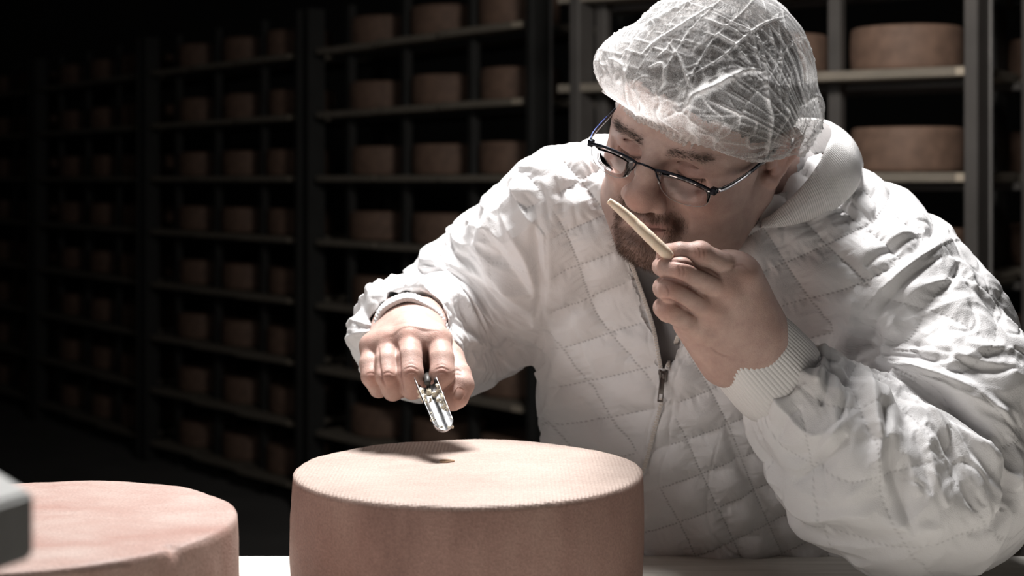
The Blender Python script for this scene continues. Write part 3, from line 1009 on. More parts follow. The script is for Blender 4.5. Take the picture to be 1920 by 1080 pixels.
def world_bvh(me):
    co = get_co(me)
    return BVHTree.FromPolygons([tuple(p) for p in co], [tuple(p.vertices) for p in me.polygons])


def ray(bvh, px, py, d0=0.5):
    o = Vector((0, 0, CZ)); d = (Vector(W(px, py, 1.0)) - o).normalized()
    h, n, i, dist = bvh.ray_cast(o + d * d0, d)
    return h, n


# thumb nail of the right hand
bm = bmesh.new()
nn = 9
t_ax = Vector(W(852, 756, 1.5)) - Vector(W(866, 722, 1.5)); t_ax.normalize()
n_ax = Vector((0.45, -0.85, 0.15)).normalized()
s_ax = t_ax.cross(n_ax).normalized(); n_ax = s_ax.cross(t_ax).normalized()
rbv = BVHTree.FromPolygons([tuple(p) for p in rv], [tuple(int(i) for i in f) for f in rq])
h, n = ray(rbv, 861, 739)
if h is None: h, n = Vector(W(860, 738, 1.54)), Vector((0, -1, 0))
n = Vector(n)
if n.y > 0: n = -n
n_ax = n.normalized(); t_ax = (t_ax - n_ax * t_ax.dot(n_ax)).normalized(); s_ax = t_ax.cross(n_ax)
grid = []
for i in range(nn):
    row = []
    for j in range(nn):
        a = (i / (nn - 1) - 0.5) * 2; b = (j / (nn - 1) - 0.5) * 2
        u = a * math.sqrt(max(0, 1 - 0.45 * b * b)); vv = b * math.sqrt(max(0, 1 - 0.30 * a * a))
        row.append(bm.verts.new(h + s_ax * u * 0.0055 + t_ax * vv * 0.0072 + n_ax * (0.0012 - 0.0022 * u * u - 0.001 * vv * vv)))
    grid.append(row)
for i in range(nn - 1):
    for j in range(nn - 1): bm.faces.new((grid[i][j], grid[i + 1][j], grid[i + 1][j + 1], grid[i][j + 1]))
bmesh.ops.solidify(bm, geom=list(bm.faces), thickness=0.0008)
m_nail = simple_mat('nail', (0.66, 0.45, 0.38), 0.3, nscale=200, noise_amt=0.05)
tag(link('thumb_nail', bm_mesh('thumb_nail', bm), m_nail, person), 'pale nail of the right thumb')


# ================================================================== short hair, eyebrows, beard
def hair_mat(name, c1, c2):
    m, nt, b = new_mat(name)
    tc = nd(nt, 'ShaderNodeTexCoord').outputs['Object']
    n = nd(nt, 'ShaderNodeTexNoise', {'Vector': tc, 'Scale': 160.0, 'Detail': 4.0})
    nt.links.new(ramp(nt, n.outputs[0], [(0.3, c1), (0.7, c2)]), b.inputs['Base Color'])
    b.inputs['Roughness'].default_value = 0.6
    return m


m_hair = hair_mat('hair', (0.018, 0.013, 0.010), (0.055, 0.038, 0.028))
m_beard = hair_mat('beard_hair', (0.05, 0.028, 0.018), (0.14, 0.075, 0.045))


def strands(name, roots, dirs, lens, wid, mat, curve=0.3, parent=None):
    n = len(roots)
    d = dirs / (np.linalg.norm(dirs, axis=1)[:, None] + 1e-9)
    side = np.cross(d, rng.normal(size=(n, 3)))
    side /= np.linalg.norm(side, axis=1)[:, None] + 1e-9
    bend = np.cross(d, side) * curve * lens[:, None]
    V0 = roots - side * wid
    V1 = roots + side * wid
    V2 = roots + np.cross(d, side) * wid * 1.2
    mid = roots + d * (lens * 0.55)[:, None] + bend * 0.35
    M0 = mid - side * wid * 0.7; M1 = mid + side * wid * 0.7; M2 = mid + np.cross(d, side) * wid * 0.8
    tip = roots + d * lens[:, None] + bend
    vs = np.concatenate([V0, V1, V2, M0, M1, M2, tip])
    i = np.arange(n)
    f = []
    A = [i, i + n, i + 2 * n]; B = [i + 3 * n, i + 4 * n, i + 5 * n]; Tt = i + 6 * n
    for k in range(3):
        k2 = (k + 1) % 3
        f.append(np.stack([A[k], A[k2], B[k2]], 1)); f.append(np.stack([A[k], B[k2], B[k]], 1)); f.append(np.stack([B[k], B[k2], Tt], 1))
    me = mesh_np(name, vs, np.concatenate(f))
    o = link(name, me, mat, parent)
    tag(o, kind='stuff')
    return o


hme = mesh_np('tmp_head', hv, hq)
hno = get_no(hme)
bpy.data.meshes.remove(hme)
hno_w = hno @ HM.T
hw = h2w(hv)
mask = beard_mask(hv)
pr = mask / mask.sum()
idx = rng.choice(len(hv), 5200, p=pr)
x = hv[idx, 0]
down = np.stack([np.sign(x) * 0.35, np.full(len(x), 0.25), np.full(len(x), -1.0)], 1) @ HM.T
dirs = hno_w[idx] * 0.40 + down * 0.8 + rng.normal(size=(len(idx), 3)) * 0.22
strands('beard', hw[idx] - hno_w[idx] * 0.0004 + rng.normal(size=(len(idx), 3)) * 0.0004, dirs, rng.uniform(0.0025, 0.0065, len(idx)), 0.00011, m_beard, 0.25, person)
# eyebrows
ax = np.abs(hv[:, 0])
zb_ = 0.0090 + 0.0040 * np.sin(np.clip((ax - 0.012) / 0.04, 0, 1) * 2.4)
bm_ = np.exp(-((hv[:, 2] - zb_) / 0.0030) ** 2) * sstep(0.010, 0.016, ax) * sstep(0.058, 0.044, ax) * (hv[:, 1] > 0.05)
idx = rng.choice(len(hv), 750, p=bm_ / bm_.sum())
x = hv[idx, 0]
out = np.stack([np.sign(x), np.full(len(x), -0.1), np.full(len(x), 0.25)], 1) @ HM.T
strands('eyebrow', hw[idx], hno_w[idx] * 0.55 + out + rng.normal(size=(len(idx), 3)) * 0.2, rng.uniform(0.003, 0.006, len(idx)), 0.00012, m_hair, 0.2, person)
# eyelashes
zl = -0.0138 - 0.0035 * (1 - ((ax - 0.033) / 0.015) ** 2)
lm_ = np.exp(-((hv[:, 2] - zl) / 0.0009) ** 2) * sstep(0.019, 0.022, ax) * sstep(0.048, 0.045, ax) * (hv[:, 1] > 0.06)
idx = rng.choice(len(hv), 260, p=lm_ / lm_.sum())
x = hv[idx, 0]
out = np.stack([np.sign(x) * 0.2, np.full(len(x), 1.0), np.full(len(x), -0.6)], 1) @ HM.T
strands('eyelashes', hw[idx], out + rng.normal(size=(len(idx), 3)) * 0.12, rng.uniform(0.004, 0.006, len(idx)), 0.00012, m_hair, 0.2, person)

# hair cap: a shell over the skull, above the hairline
HC = np.array([0, -0.008, 0.030])
HR = np.array([0.0810, 0.1020, 0.0940])
POLE = np.array([0, -0.30, 0.95]); POLE /= np.linalg.norm(POLE)
PX = np.array([1.0, 0, 0]); PY = np.cross(POLE, PX)


def edge_z(phi):
    """height of the cap's edge at azimuth phi (0 = his left, 90 deg = front, 180 = his right, 270 = back)"""
    pts = [(0, -0.012), (30, -0.003), (60, 0.016), (90, 0.030), (120, 0.029), (150, 0.013), (180, -0.005), (225, -0.044), (270, -0.064), (315, -0.036), (360, -0.012)]
    a = np.degrees(phi) % 360
    return np.interp(a, [p[0] for p in pts], [p[1] for p in pts])


def cap_grid(nphi, nt, off, edge_shift=0.0, radii=HR):
    """grid of points on the skull ellipsoid from the edge curve (t=0) to the pole (t=1)"""
    phi = np.arange(nphi) / nphi * 2 * math.pi
    t = np.linspace(0, 1, nt)
    PHI, T = np.meshgrid(phi, t, indexing='ij')
    # the edge direction of every azimuth
    ed = np.zeros((nphi, 3))
    for i, p in enumerate(phi):
        z = edge_z(p) + edge_shift
        zz = np.clip((z - HC[2]) / radii[2], -0.98, 0.98)
        c = math.sqrt(1 - zz * zz)
        ed[i] = (radii[0] * c * math.cos(p), radii[1] * c * math.sin(p), radii[2] * zz)
    ud = ed / radii
    ud /= np.linalg.norm(ud, axis=1)[:, None]
    up = POLE / radii * 0.09
    up /= np.linalg.norm(up)
    om = np.arccos(np.clip(ud @ up, -1, 1))[:, None]
    a = np.sin((1 - T) * om) / np.sin(om)
    b = np.sin(T * om) / np.sin(om)
    dirs = a[..., None] * ud[:, None, :] + b[..., None] * up
    nrm = dirs / radii
    nrm /= np.linalg.norm(nrm, axis=-1)[..., None]
    pts = HC + dirs * radii + nrm * off(PHI, T)[..., None]
    return pts, nrm, PHI, T


def grid_faces(nphi, nt):
    i = np.arange(nphi)[:, None]; j = np.arange(nt - 1)[None, :]
    i2 = (i + 1) % nphi
    return np.stack([i * nt + j + 0 * i, i2 * nt + j, i2 * nt + j + 1, i * nt + j + 1], -1).reshape(-1, 4)


def hair_off(PHI, T): return 0.004 * sstep(0, 0.12, T) - 0.0005


pts, nrm, PHI, T = cap_grid(360, 130, hair_off, 0.024)
pv = pts.reshape(-1, 3)
nv = nrm.reshape(-1, 3)
pv = pv + nv * (pnoise(pv * 90)[:, None] * 0.0015 + pnoise(pv * np.array([500, 500, 160]))[:, None] * 0.0008)
hair = link('hair', mesh_np('hair', h2w(pv), grid_faces(360, 130)), m_hair, person)
tag(hair, 'short dark hair under the net')
sel = rng.choice(len(pv), 9000)
sd = (nv[sel] * 0.45 + np.array([0, 0.5, -0.35]) + rng.normal(size=(len(sel), 3)) * 0.25) @ HM.T
strands('hair_strands', h2w(pv[sel]), sd, rng.uniform(0.004, 0.008, len(sel)), 0.00014, m_hair, 0.3, hair)


# ================================================================== HAIR NET
def net_mat():
    m, nt, b = new_mat('net_fabric')
    nt.nodes.remove(b)
    out = nt.nodes['Material Output']
    tc = nd(nt, 'ShaderNodeTexCoord').outputs['Object']
    at = nd(nt, 'ShaderNodeAttribute', attribute_name='dens')
    w1 = nd(nt, 'ShaderNodeTexNoise', {'Vector': tc, 'Scale': 330.0, 'Detail': 6.0, 'Roughness': 0.75, 'Distortion': 2.5})
    w2 = nd(nt, 'ShaderNodeTexNoise', {'Vector': tc, 'Scale': 40.0, 'Detail': 3.0})
    fib = nd(nt, 'ShaderNodeMapRange', {0: w1.outputs[0], 1: 0.40, 2: 0.64, 3: 0.45, 4: 1.55})
    cl = nd(nt, 'ShaderNodeMapRange', {0: w2.outputs[0], 1: 0.3, 2: 0.7, 3: 0.75, 4: 1.25})
    d1 = nd(nt, 'ShaderNodeMath', {0: at.outputs['Fac'], 1: fib.outputs[0]}, operation='MULTIPLY')
    d2 = nd(nt, 'ShaderNodeMath', {0: d1.outputs[0], 1: cl.outputs[0]}, operation='MULTIPLY')
    cap = nd(nt, 'ShaderNodeMath', {0: d2.outputs[0], 1: 0.96}, operation='MINIMUM')
    dif = nd(nt, 'ShaderNodeBsdfDiffuse', {'Color': (0.90, 0.89, 0.88, 1)})
    trl = nd(nt, 'ShaderNodeBsdfTranslucent', {'Color': (0.86, 0.85, 0.85, 1)})
    bp = nd(nt, 'ShaderNodeBump', {'Height': w1.outputs[0], 'Strength': 0.5, 'Distance': 0.0008})
    nt.links.new(bp.outputs[0], dif.inputs['Normal'])
    mx = nd(nt, 'ShaderNodeMixShader', {0: 0.40, 1: dif.outputs[0], 2: trl.outputs[0]})
    tr = nd(nt, 'ShaderNodeBsdfTransparent')
    fin = nd(nt, 'ShaderNodeMixShader', {0: cap.outputs[0], 1: tr.outputs[0], 2: mx.outputs[0]})
    nt.links.new(fin.outputs[0], out.inputs[0])
    return m


m_net = net_mat()
NP, NT = 1000, 260
_rn = rng.normal(size=64)


def net_off(PHI, T):
    puff = 0.0095 + 0.012 * np.sin(np.pi * np.clip(T * 2.4, 0, 1)) * (0.5 + 0.5 * np.sin(PHI)) ** 1.0 + 0.007 * np.sin(np.pi * np.clip(T * 0.75, 0, 1)) * sstep(0.0, 0.3, T)
    # the loose bag at his right temple and at the back of the head
    puff += 0.015 * np.exp(-((PHI - R(128)) / R(38)) ** 2) * np.exp(-((T - 0.22) / 0.16) ** 2)
    puff += 0.012 * np.exp(-((PHI - R(262)) / R(55)) ** 2) * np.exp(-((T - 0.18) / 0.22) ** 2)
    puff += 0.010 * np.exp(-((PHI - R(335)) / R(30)) ** 2) * np.exp(-((T - 0.14) / 0.16) ** 2)
    puff *= 0.12 + 0.88 * sstep(0, 0.09, T)
    return puff


pts, nrm, PHI, T = cap_grid(NP, NT, net_off, 0.0)
pv = pts.reshape(-1, 3); nv = nrm.reshape(-1, 3); ph = PHI.ravel(); tt = T.ravel()
ridge = np.zeros(len(pv))
# gathers along the elastic edge
warp = pnoise(np.stack([np.cos(ph) * 3, np.sin(ph) * 3, tt * 3], 1))
g1 = np.cos(ph * 95 + warp * 5 + tt * 10)
gath = np.exp(-(tt / 0.055) ** 2)
dz = g1 * 0.0016 * gath
ridge += np.clip(g1, 0, 1) ** 2 * 0.5 * gath + 0.45 * np.exp(-(tt / 0.07) ** 2)
# pleat lines that run front to back over the crown: planes of constant x, wobbly
q = pv - HC


def lines(coord, spacing, wob, width, mask, amp, dens, seed, jit=0.35):
    global dz, ridge
    c = coord / spacing + pnoise(q * wob + seed) * 0.35
    k = np.round(c)
    fr = (c - k)
    h = np.sin(k * 12.9898 + seed) * 43758.5453
    rnd = h - np.floor(h)
    w_ = width * (0.6 + 0.8 * rnd)
    r = np.exp(-np.abs(fr * spacing / w_) ** 1.6) * (0.35 + 0.65 * rnd) * mask
    dz += amp * r
    ridge += dens * r


crown = sstep(0.10, 0.25, tt)
# short folds lie across (from his right to his left), broken by the long lines
cell = np.floor((q[:, 0] + 0.006 * pnoise(q * 12)) / 0.024)
shift = np.sin(cell * 7.1) * 0.013
brk = 0.25 + 0.75 * sstep(-0.15, 0.25, pnoise(q * 28 + 9))
ang = np.arctan2(q[:, 2] + 0.02, q[:, 1]) * 0.10
lines(ang + shift, 0.0115, 16, 0.00125, crown * brk, 0.0022, 0.50, 1.0)
lines(q[:, 0] + 0.006 * pnoise(q * 12), 0.024, 10, 0.0009, sstep(0.15, 0.3, tt), 0.0010, 0.32, 5.0)
# vertical creases on his left side and the back
sidem = sstep(0.03, 0.06, q[:, 0]) * sstep(0.02, 0.12, tt)
lines(ang, 0.0135, 12, 0.0011, sidem, 0.0020, 0.40, 8.0)
# fine crumple
cr = 1 - np.abs(pnoise(q * 75)) * 5
cr = np.clip(cr, 0, 1) * sstep(0.0, 0.3, pnoise(q * 20 + 3))
dz += cr * 0.0009; ridge += cr * 0.22
lo_e = np.exp(-((tt - 0.12) / 0.10) ** 2)
cr2 = np.clip(1 - np.abs(pnoise(q * 48 + 7)) * 5, 0, 1)
dz += cr2 * 0.0036 * lo_e + pnoise(q * 34 + 2) * 0.0036 * (0.3 + lo_e); ridge += cr2 * 0.40 * lo_e
front_r = np.exp(-((ph - R(118)) / R(40)) ** 2) * np.exp(-((tt - 0.10) / 0.13) ** 2)
ridge += 0.50 * front_r
back_ = np.exp(-((ph - R(300)) / R(45)) ** 2) * np.exp(-((tt - 0.12) / 0.16) ** 2)
ridge += 0.35 * back_
pv = pv + nv * dz[:, None]
wv = h2w(pv)
nw = nv @ HM.T
# the large folds of the bag
NF = [
    ([(1240, 225), (1285, 200), (1300, 178), (1340, 160), (1372, 142), (1400, 132), (1432, 134)], 7, 0.0065, 0.9),
    ([(1418, 60), (1430, 100), (1434, 140), (1438, 185), (1446, 220), (1440, 270), (1436, 298)], 4, 0.0040, 0.7),
    ([(1330, 20), (1375, 45), (1408, 62), (1418, 100), (1428, 130)], 3, 0.0030, 0.55),
    ([(1180, 60), (1225, 40), (1262, 20), (1300, 0)], 4, 0.0030, 0.6),
    ([(1200, 105), (1232, 78), (1262, 60), (1300, 35), (1345, 5)], 4, 0.0035, 0.7),
    ([(1232, 108), (1250, 95), (1262, 75)], 3, 0.003, 0.5),
    ([(1250, 78), (1272, 105), (1290, 150), (1300, 175)], 3, 0.0030, 0.6),
    ([(1215, 128), (1242, 120), (1246, 150), (1232, 175)], 3, 0.0030, 0.6),
    ([(1300, 140), (1350, 110), (1390, 75), (1430, 45), (1475, 30)], 2.5, 0.0020, 0.5),
    ([(1438, 40), (1448, 75), (1452, 110), (1448, 140)], 2.5, 0.002, 0.45),
    ([(1460, 45), (1464, 85), (1464, 120), (1460, 160), (1468, 210)], 2.5, 0.002, 0.5),
    ([(1474, 48), (1492, 85), (1512, 115), (1516, 160), (1508, 200)], 2.5, 0.002, 0.45),
    ([(1485, 118), (1478, 160), (1474, 190), (1478, 214), (1460, 245), (1448, 272)], 3, 0.0025, 0.6),
    ([(1300, 214), (1350, 216), (1394, 215)], 2.5, 0.0015, 0.4),
    ([(1318, 185), (1335, 205), (1350, 214)], 2.5, 0.0015, 0.4),
    ([(1365, 180), (1378, 205), (1386, 214), (1384, 250)], 2.5, 0.0015, 0.4),
    ([(1408, 218), (1418, 228), (1414, 246), (1396, 252)], 2.5, 0.0015, 0.4),
    ([(1446, 214), (1470, 212)], 2, 0.001, 0.4),
    ([(1270, 200), (1300, 230), (1330, 250), (1360, 280)], 3, 0.002, 0.35),
    ([(1140, 110), (1165, 120), (1180, 150), (1190, 190)], 5, 0.004, 0.4),
    ([(1500, 200), (1530, 180), (1542, 205), (1535, 250), (1500, 290)], 6, 0.003, 0.4),
]
add = np.zeros(len(wv)); rd = np.zeros(len(wv))
for p_, w_, a_, dn in NF:
    s_ = stroke(wv, nw, p_, w_, 1.0, taper=True, sharp=1.7)
    add += s_ * a_; rd += s_ * dn
# scalloped edge of the big fold
sc_ = stroke(wv, nw, NF[0][0], 16, 1.0, sharp=2)
pq = proj(wv)
add += sc_ * 0.0022 * np.sin(pq[:, 0] * 0.21)
wv = wv + nw * add[:, None]
dens = 0.235 + 1.15 * ridge + 1.1 * rd
dens += 0.30 * stroke(wv, nw, [(1300, 150), (1380, 165), (1425, 190), (1430, 240)], 45, 1.0) * 0.4
dens = np.clip(dens, 0.22, 1.3)
nme = mesh_np('hair_net', wv, grid_faces(NP, NT))
set_float(nme, 'dens', dens)
net = link('hair_net', nme, m_net, person)
tag(net, 'sheer white pleated hair net with gathered edge')
# elastic hem
hem = wv.reshape(NP, NT, 3)[:, 0]
hn = nw.reshape(NP, NT, 3)[:, 0]
bm = bmesh.new()
pts_h = [Vector(hem[i] + hn[i] * 0.0008) for i in range(0, NP, 4)]
rings = []
for i, p in enumerate(pts_h):
    t = (pts_h[(i + 1) % len(pts_h)] - pts_h[i - 1]).normalized()
    nn_ = Vector(hn[i * 4]); b_ = t.cross(nn_).normalized()
    rr = 0.0022 + 0.0008 * math.sin(i * 1.9) + 0.0004 * math.sin(i * 0.7)
    rings.append([bm.verts.new(p + (nn_ * math.cos(k * math.pi / 4) * 0.8 + b_ * math.sin(k * math.pi / 4) * 1.6) * rr) for k in range(8)])
for i in range(len(rings)):
    for k in range(8): bm.faces.new((rings[i - 1][k], rings[i - 1][(k + 1) % 8], rings[i][(k + 1) % 8], rings[i][k]))
hm_ = bm_mesh('elastic_hem', bm)
set_float(hm_, 'dens', np.full(len(hm_.vertices), 0.62))
link('elastic_hem', hm_, m_net, net)

# ================================================================== GLASSES
m_frame = simple_mat('dark_metal', (0.012, 0.014, 0.020), 0.28, 0.85, noise_amt=0.1)
m_blue = simple_mat('blue_enamel', (0.03, 0.06, 0.28), 0.3, 0.5, noise_amt=0.1)
m_silver = simple_mat('silver_metal', (0.75, 0.75, 0.80), 0.2, 1.0, noise_amt=0.05)
m_lens, nt, b = new_mat('lens_glass')
nt.nodes.remove(b)
gl = nd(nt, 'ShaderNodeBsdfGlossy', {'Color': (1, 1, 1, 1), 'Roughness': 0.02})
tr = nd(nt, 'ShaderNodeBsdfTransparent', {'Color': (0.96, 0.96, 0.97, 1)})
fr = nd(nt, 'ShaderNodeFresnel', {'IOR': 1.3})
mx = nd(nt, 'ShaderNodeMixShader', {0: fr.outputs[0], 1: tr.outputs[0], 2: gl.outputs[0]})
nt.links.new(mx.outputs[0], nt.nodes['Material Output'].inputs[0])

glasses = tag(empty('eyeglasses', tuple(h2w((0, 0.11, -0.01)))), 'half-rim eyeglasses with dark blue metal frame low on the nose', 'glasses')
bpy.context.view_layer.update()
GI = Matrix.Translation(-Vector(glasses.location))


def gpart(name, bm, mat, par=None, label=None):
    me = bm_mesh(name, bm)
    par = par or glasses
    o = link(name, me, mat, par)
    o.matrix_parent_inverse = GI if par == glasses else Matrix.Identity(4)
    if label: o['label'] = label
    return o


GZ = -0.0055       # height of the top bar in head coordinates
GTILT = 0.0


def gp(x, y, z): return Vector(h2w((x, y, z + GZ)))


def bar_y(ax_): return 0.1105 - 0.010 * (ax_ / 0.068) ** 2


bm = bmesh.new()
for s in (-1, 1):
    pp = [gp(s * x_, bar_y(x_), z_) for x_, z_ in [(0.010, -0.0005), (0.018, 0.0012), (0.030, 0.0018), (0.045, 0.0010), (0.058, -0.0015), (0.0665, -0.0040)]]
    cp = [Vector(p) for p in catmull([tuple(p) for p in pp], 24)]
    tube(bm, cp, 0.0011, 8, up=Vector(HU), flat=(0.9, 1.5))
    # inner lens holder running down beside the nose
    pp = [gp(s * 0.0105, bar_y(0.010), -0.0005), gp(s * 0.0125, 0.1095, -0.006), gp(s * 0.0165, 0.108, -0.0125)]
    tube(bm, [Vector(p) for p in catmull([tuple(p) for p in pp], 8)], 0.0009, 8, up=Vector(HU))
    # hinge block
    add_box(bm, (-0.0030, -0.0035, -0.0036), (0.0026, 0.0022, 0.0036), 0.0006, M=Matrix.Translation(gp(s * 0.0675, bar_y(0.067) - 0.001, -0.0042)) @ Matrix(np.stack([HL, HF, HU], 1).tolist()).to_4x4())
pp = [gp(x_, y_, z_) for x_, y_, z_ in [(-0.0105, bar_y(0.01), -0.0005), (-0.005, 0.1125, 0.0018), (0, 0.1135, 0.0024), (0.005, 0.1125, 0.0018), (0.0105, bar_y(0.01), -0.0005)]]
frame_o = gpart('frame', bm, m_frame)
bm = bmesh.new(); tube(bm, [Vector(p) for p in catmull([tuple(p) for p in pp], 12)], 0.0012, 8, up=Vector(HU)); gpart('bridge', bm, m_frame)
for s in (-1, 1):
    # lens: slightly curved plate, 1.6 mm thick, hanging from the bar
    top = [(0.0135, -0.0008), (0.020, 0.0004), (0.030, 0.0010), (0.045, 0.0003), (0.058, -0.0022), (0.0655, -0.0045)]
    bot = [(0.0655, -0.0105), (0.0640, -0.0180), (0.0590, -0.0235), (0.048, -0.0262), (0.036, -0.0265), (0.026, -0.0240), (0.0185, -0.0180), (0.0148, -0.0100)]
    outl = [tuple(p) for p in catmull([np.array(p) for p in top], 14)] + [tuple(p) for p in catmull([np.array(p) for p in bot], 26)]
    c0 = np.mean(outl, 0)
    bm = bmesh.new()
    fr_, bk = [], []
    nl = len(outl)
    for lay, lst in ((0.0004, fr_), (-0.0004, bk)):
        for sc_l in (1.0, 0.66, 0.33):
            lst.append([bm.verts.new(gp(s * (c0[0] + (u - c0[0]) * sc_l), bar_y(abs(c0[0] + (u - c0[0]) * sc_l)) + lay - 6.0 * ((c0[1] + (v_ - c0[1]) * sc_l)) ** 2 * 0 + (v_ * 0.10) * sc_l, c0[1] + (v_ - c0[1]) * sc_l)) for u, v_ in outl])
        lst.append(bm.verts.new(gp(s * c0[0], bar_y(c0[0]) + lay + 0.02 * 0, c0[1])))
    for lst, fl in ((fr_, 1), (bk, -1)):
        for a_ in range(2):
            for k in range(nl):
                f = (lst[a_][k], lst[a_][(k + 1) % nl], lst[a_ + 1][(k + 1) % nl], lst[a_ + 1][k])
                bm.faces.new(f[::fl])
        for k in range(nl):
            f = (lst[2][k], lst[2][(k + 1) % nl], lst[3])
            bm.faces.new(f[::fl])
    for k in range(nl): bm.faces.new((fr_[0][k], bk[0][k], bk[0][(k + 1) % nl], fr_[0][(k + 1) % nl]))
    bmesh.ops.recalc_face_normals(bm, faces=bm.faces)
    lo = gpart('lens', bm, m_lens)
    # polished rim of the lens
    bm = bmesh.new()
    tube(bm, [gp(s * u, bar_y(abs(u)) + v_ * 0.10, v_) for u, v_ in outl[14:]], 0.00035, 6, up=Vector(HU))
    m_rim = bpy.data.materials.get('lens_edge') or simple_mat('lens_edge', (0.62, 0.60, 0.60), 0.4, 0.0)
    gpart('lens_edge', bm, m_rim, lo)
    # nose pad
    bm = bmesh.new()
    r_ = bmesh.ops.create_uvsphere(bm, u_segments=16, v_segments=10, radius=1)
    Mp = Matrix.Translation(gp(s * 0.0125, 0.1035, -0.0115)) @ Matrix(np.stack([HL, HF, HU], 1).tolist()).to_4x4() @ Matrix.Rotation(R(-25 * s), 4, 'Z')
    for v_ in r_['verts']: v_.co = Mp @ Vector((v_.co.x * 0.0012, v_.co.y * 0.0026, v_.co.z * 0.0052))
    gpart('nose_pad', bm, m_rim)
    # temple arm
    pp = [gp(s * 0.0690, bar_y(0.067) - 0.002, -0.0042), gp(s * 0.0750, 0.082, -0.0020), gp(s * 0.0800, 0.045, 0.0030), gp(s * 0.0830, 0.005, 0.0120), gp(s * 0.084, -0.018, 0.016), gp(s * 0.083, -0.038, -0.004)]
    cp = [Vector(p) for p in catmull([tuple(p) for p in pp], 30)]
    bm = bmesh.new(); tube(bm, cp, 0.0015, 8, up=Vector(HU), flat=(0.6, 2.0))
    tm = gpart('temple', bm, m_frame)
    bm = bmesh.new(); tube(bm, [p + Vector(HL) * s * 0.0006 for p in cp[1:12]], 0.0015, 8, up=Vector(HU), flat=(0.6, 1.9))
    gpart('temple_plate', bm, m_silver if s > 0 else m_blue, tm, 'bright metal plate on the temple' if s > 0 else 'blue inlay on the temple')
# ================================================================== CLOTHES
def fabric_mat(name, col, quilt=True, rough=0.55, weave=900):
    m, nt, b = new_mat(name)
    tc = nd(nt, 'ShaderNodeTexCoord').outputs['Object']
    n1 = nd(nt, 'ShaderNodeTexNoise', {'Vector': tc, 'Scale': float(weave), 'Detail': 2.0})
    n2 = nd(nt, 'ShaderNodeTexNoise', {'Vector': tc, 'Scale': 60.0, 'Detail': 5.0, 'Roughness': 0.6})
    h = nd(nt, 'ShaderNodeMath', {0: n2.outputs[0], 1: 1.4, 2: n1.outputs[0]}, operation='MULTIPLY_ADD')
    hh = h.outputs[0]
    base = nd(nt, 'ShaderNodeRGB').outputs[0]
    base.default_value = (*col, 1)
    if quilt:
        ap = nd(nt, 'ShaderNodeAttribute', attribute_name='qp').outputs['Fac']
        aq = nd(nt, 'ShaderNodeAttribute', attribute_name='qq').outputs['Fac']
        am = nd(nt, 'ShaderNodeAttribute', attribute_name='qm').outputs['Fac']

        def M_(op, a, b_=None, c=None):
            ins = {0: a}
            if b_ is not None: ins[1] = b_
            if c is not None: ins[2] = c
            return nd(nt, 'ShaderNodeMath', ins, operation=op).outputs[0]
        dots = None
        for a1, a2 in ((ap, aq), (aq, ap)):
            fr = M_('ABSOLUTE', M_('SUBTRACT', a1, M_('ROUND', a1)))              # distance to the line, in cells
            st = M_('MULTIPLY', a2, 13.0)
            fs = M_('ABSOLUTE', M_('SUBTRACT', st, M_('ROUND', st)))
            dx = M_('MULTIPLY', fr, 44.0)        # 1 = about a millimetre
            dy = M_('MULTIPLY', fs, 3.2)
            r2 = M_('ADD', M_('MULTIPLY', dx, dx), M_('MULTIPLY', dy, dy))
            g = M_('EXPONENT', M_('MULTIPLY', r2, -1.3))
            dots = g if dots is None else M_('MAXIMUM', dots, g)
        dots = M_('MULTIPLY', dots, am)
        hh = M_('SUBTRACT', hh, M_('MULTIPLY', dots, 2.2))
        mix = nd(nt, 'ShaderNodeMix', {0: M_('MULTIPLY', dots, 0.55), 6: base, 7: (col[0] * 0.25, col[1] * 0.24, col[2] * 0.24, 1)}, data_type='RGBA')
        nt.links.new(mix.outputs[2], b.inputs['Base Color'])
    else:
        nt.links.new(base, b.inputs['Base Color'])
    bp = nd(nt, 'ShaderNodeBump', {'Height': hh, 'Strength': 0.35, 'Distance': 0.0010})
    nt.links.new(bp.outputs[0], b.inputs['Normal'])
    b.inputs['Roughness'].default_value = rough
    b.inputs['Sheen Weight'].default_value = 0.15
    b.inputs['Specular IOR Level'].default_value = 0.45
    return m


WHITE = (0.78, 0.765, 0.765)
m_jacket = fabric_mat('white_nylon', WHITE)
m_rib = fabric_mat('white_rib_knit', (0.82, 0.80, 0.79), quilt=False, rough=0.8)
m_tooth = simple_mat('zip_teeth', (0.74, 0.68, 0.62), 0.4, noise_amt=0.05)
m_shirt = fabric_mat('grey_jersey', (0.27, 0.255, 0.255), quilt=False, rough=0.85)
m_trouser = fabric_mat('white_cotton', (0.7, 0.7, 0.69), quilt=False, rough=0.85)

JV = jacket_field()
jv, jq = JV.mesh()
me0 = mesh_np('jacket_base', jv, jq)
# smooth the voxel grid, then refine once
ob = bpy.data.objects.new('tmp', me0); COL.objects.link(ob)
mo = ob.modifiers.new('s', 'SMOOTH'); mo.factor = 0.5; mo.iterations = 6
mo = ob.modifiers.new('u', 'SUBSURF'); mo.levels = 1; mo.render_levels = 1
dg = bpy.context.evaluated_depsgraph_get()
me = bpy.data.meshes.new_from_object(ob.evaluated_get(dg))
bpy.data.objects.remove(ob); bpy.data.meshes.remove(me0)
me.name = 'jacket'
co = get_co(me); no = get_no(me)


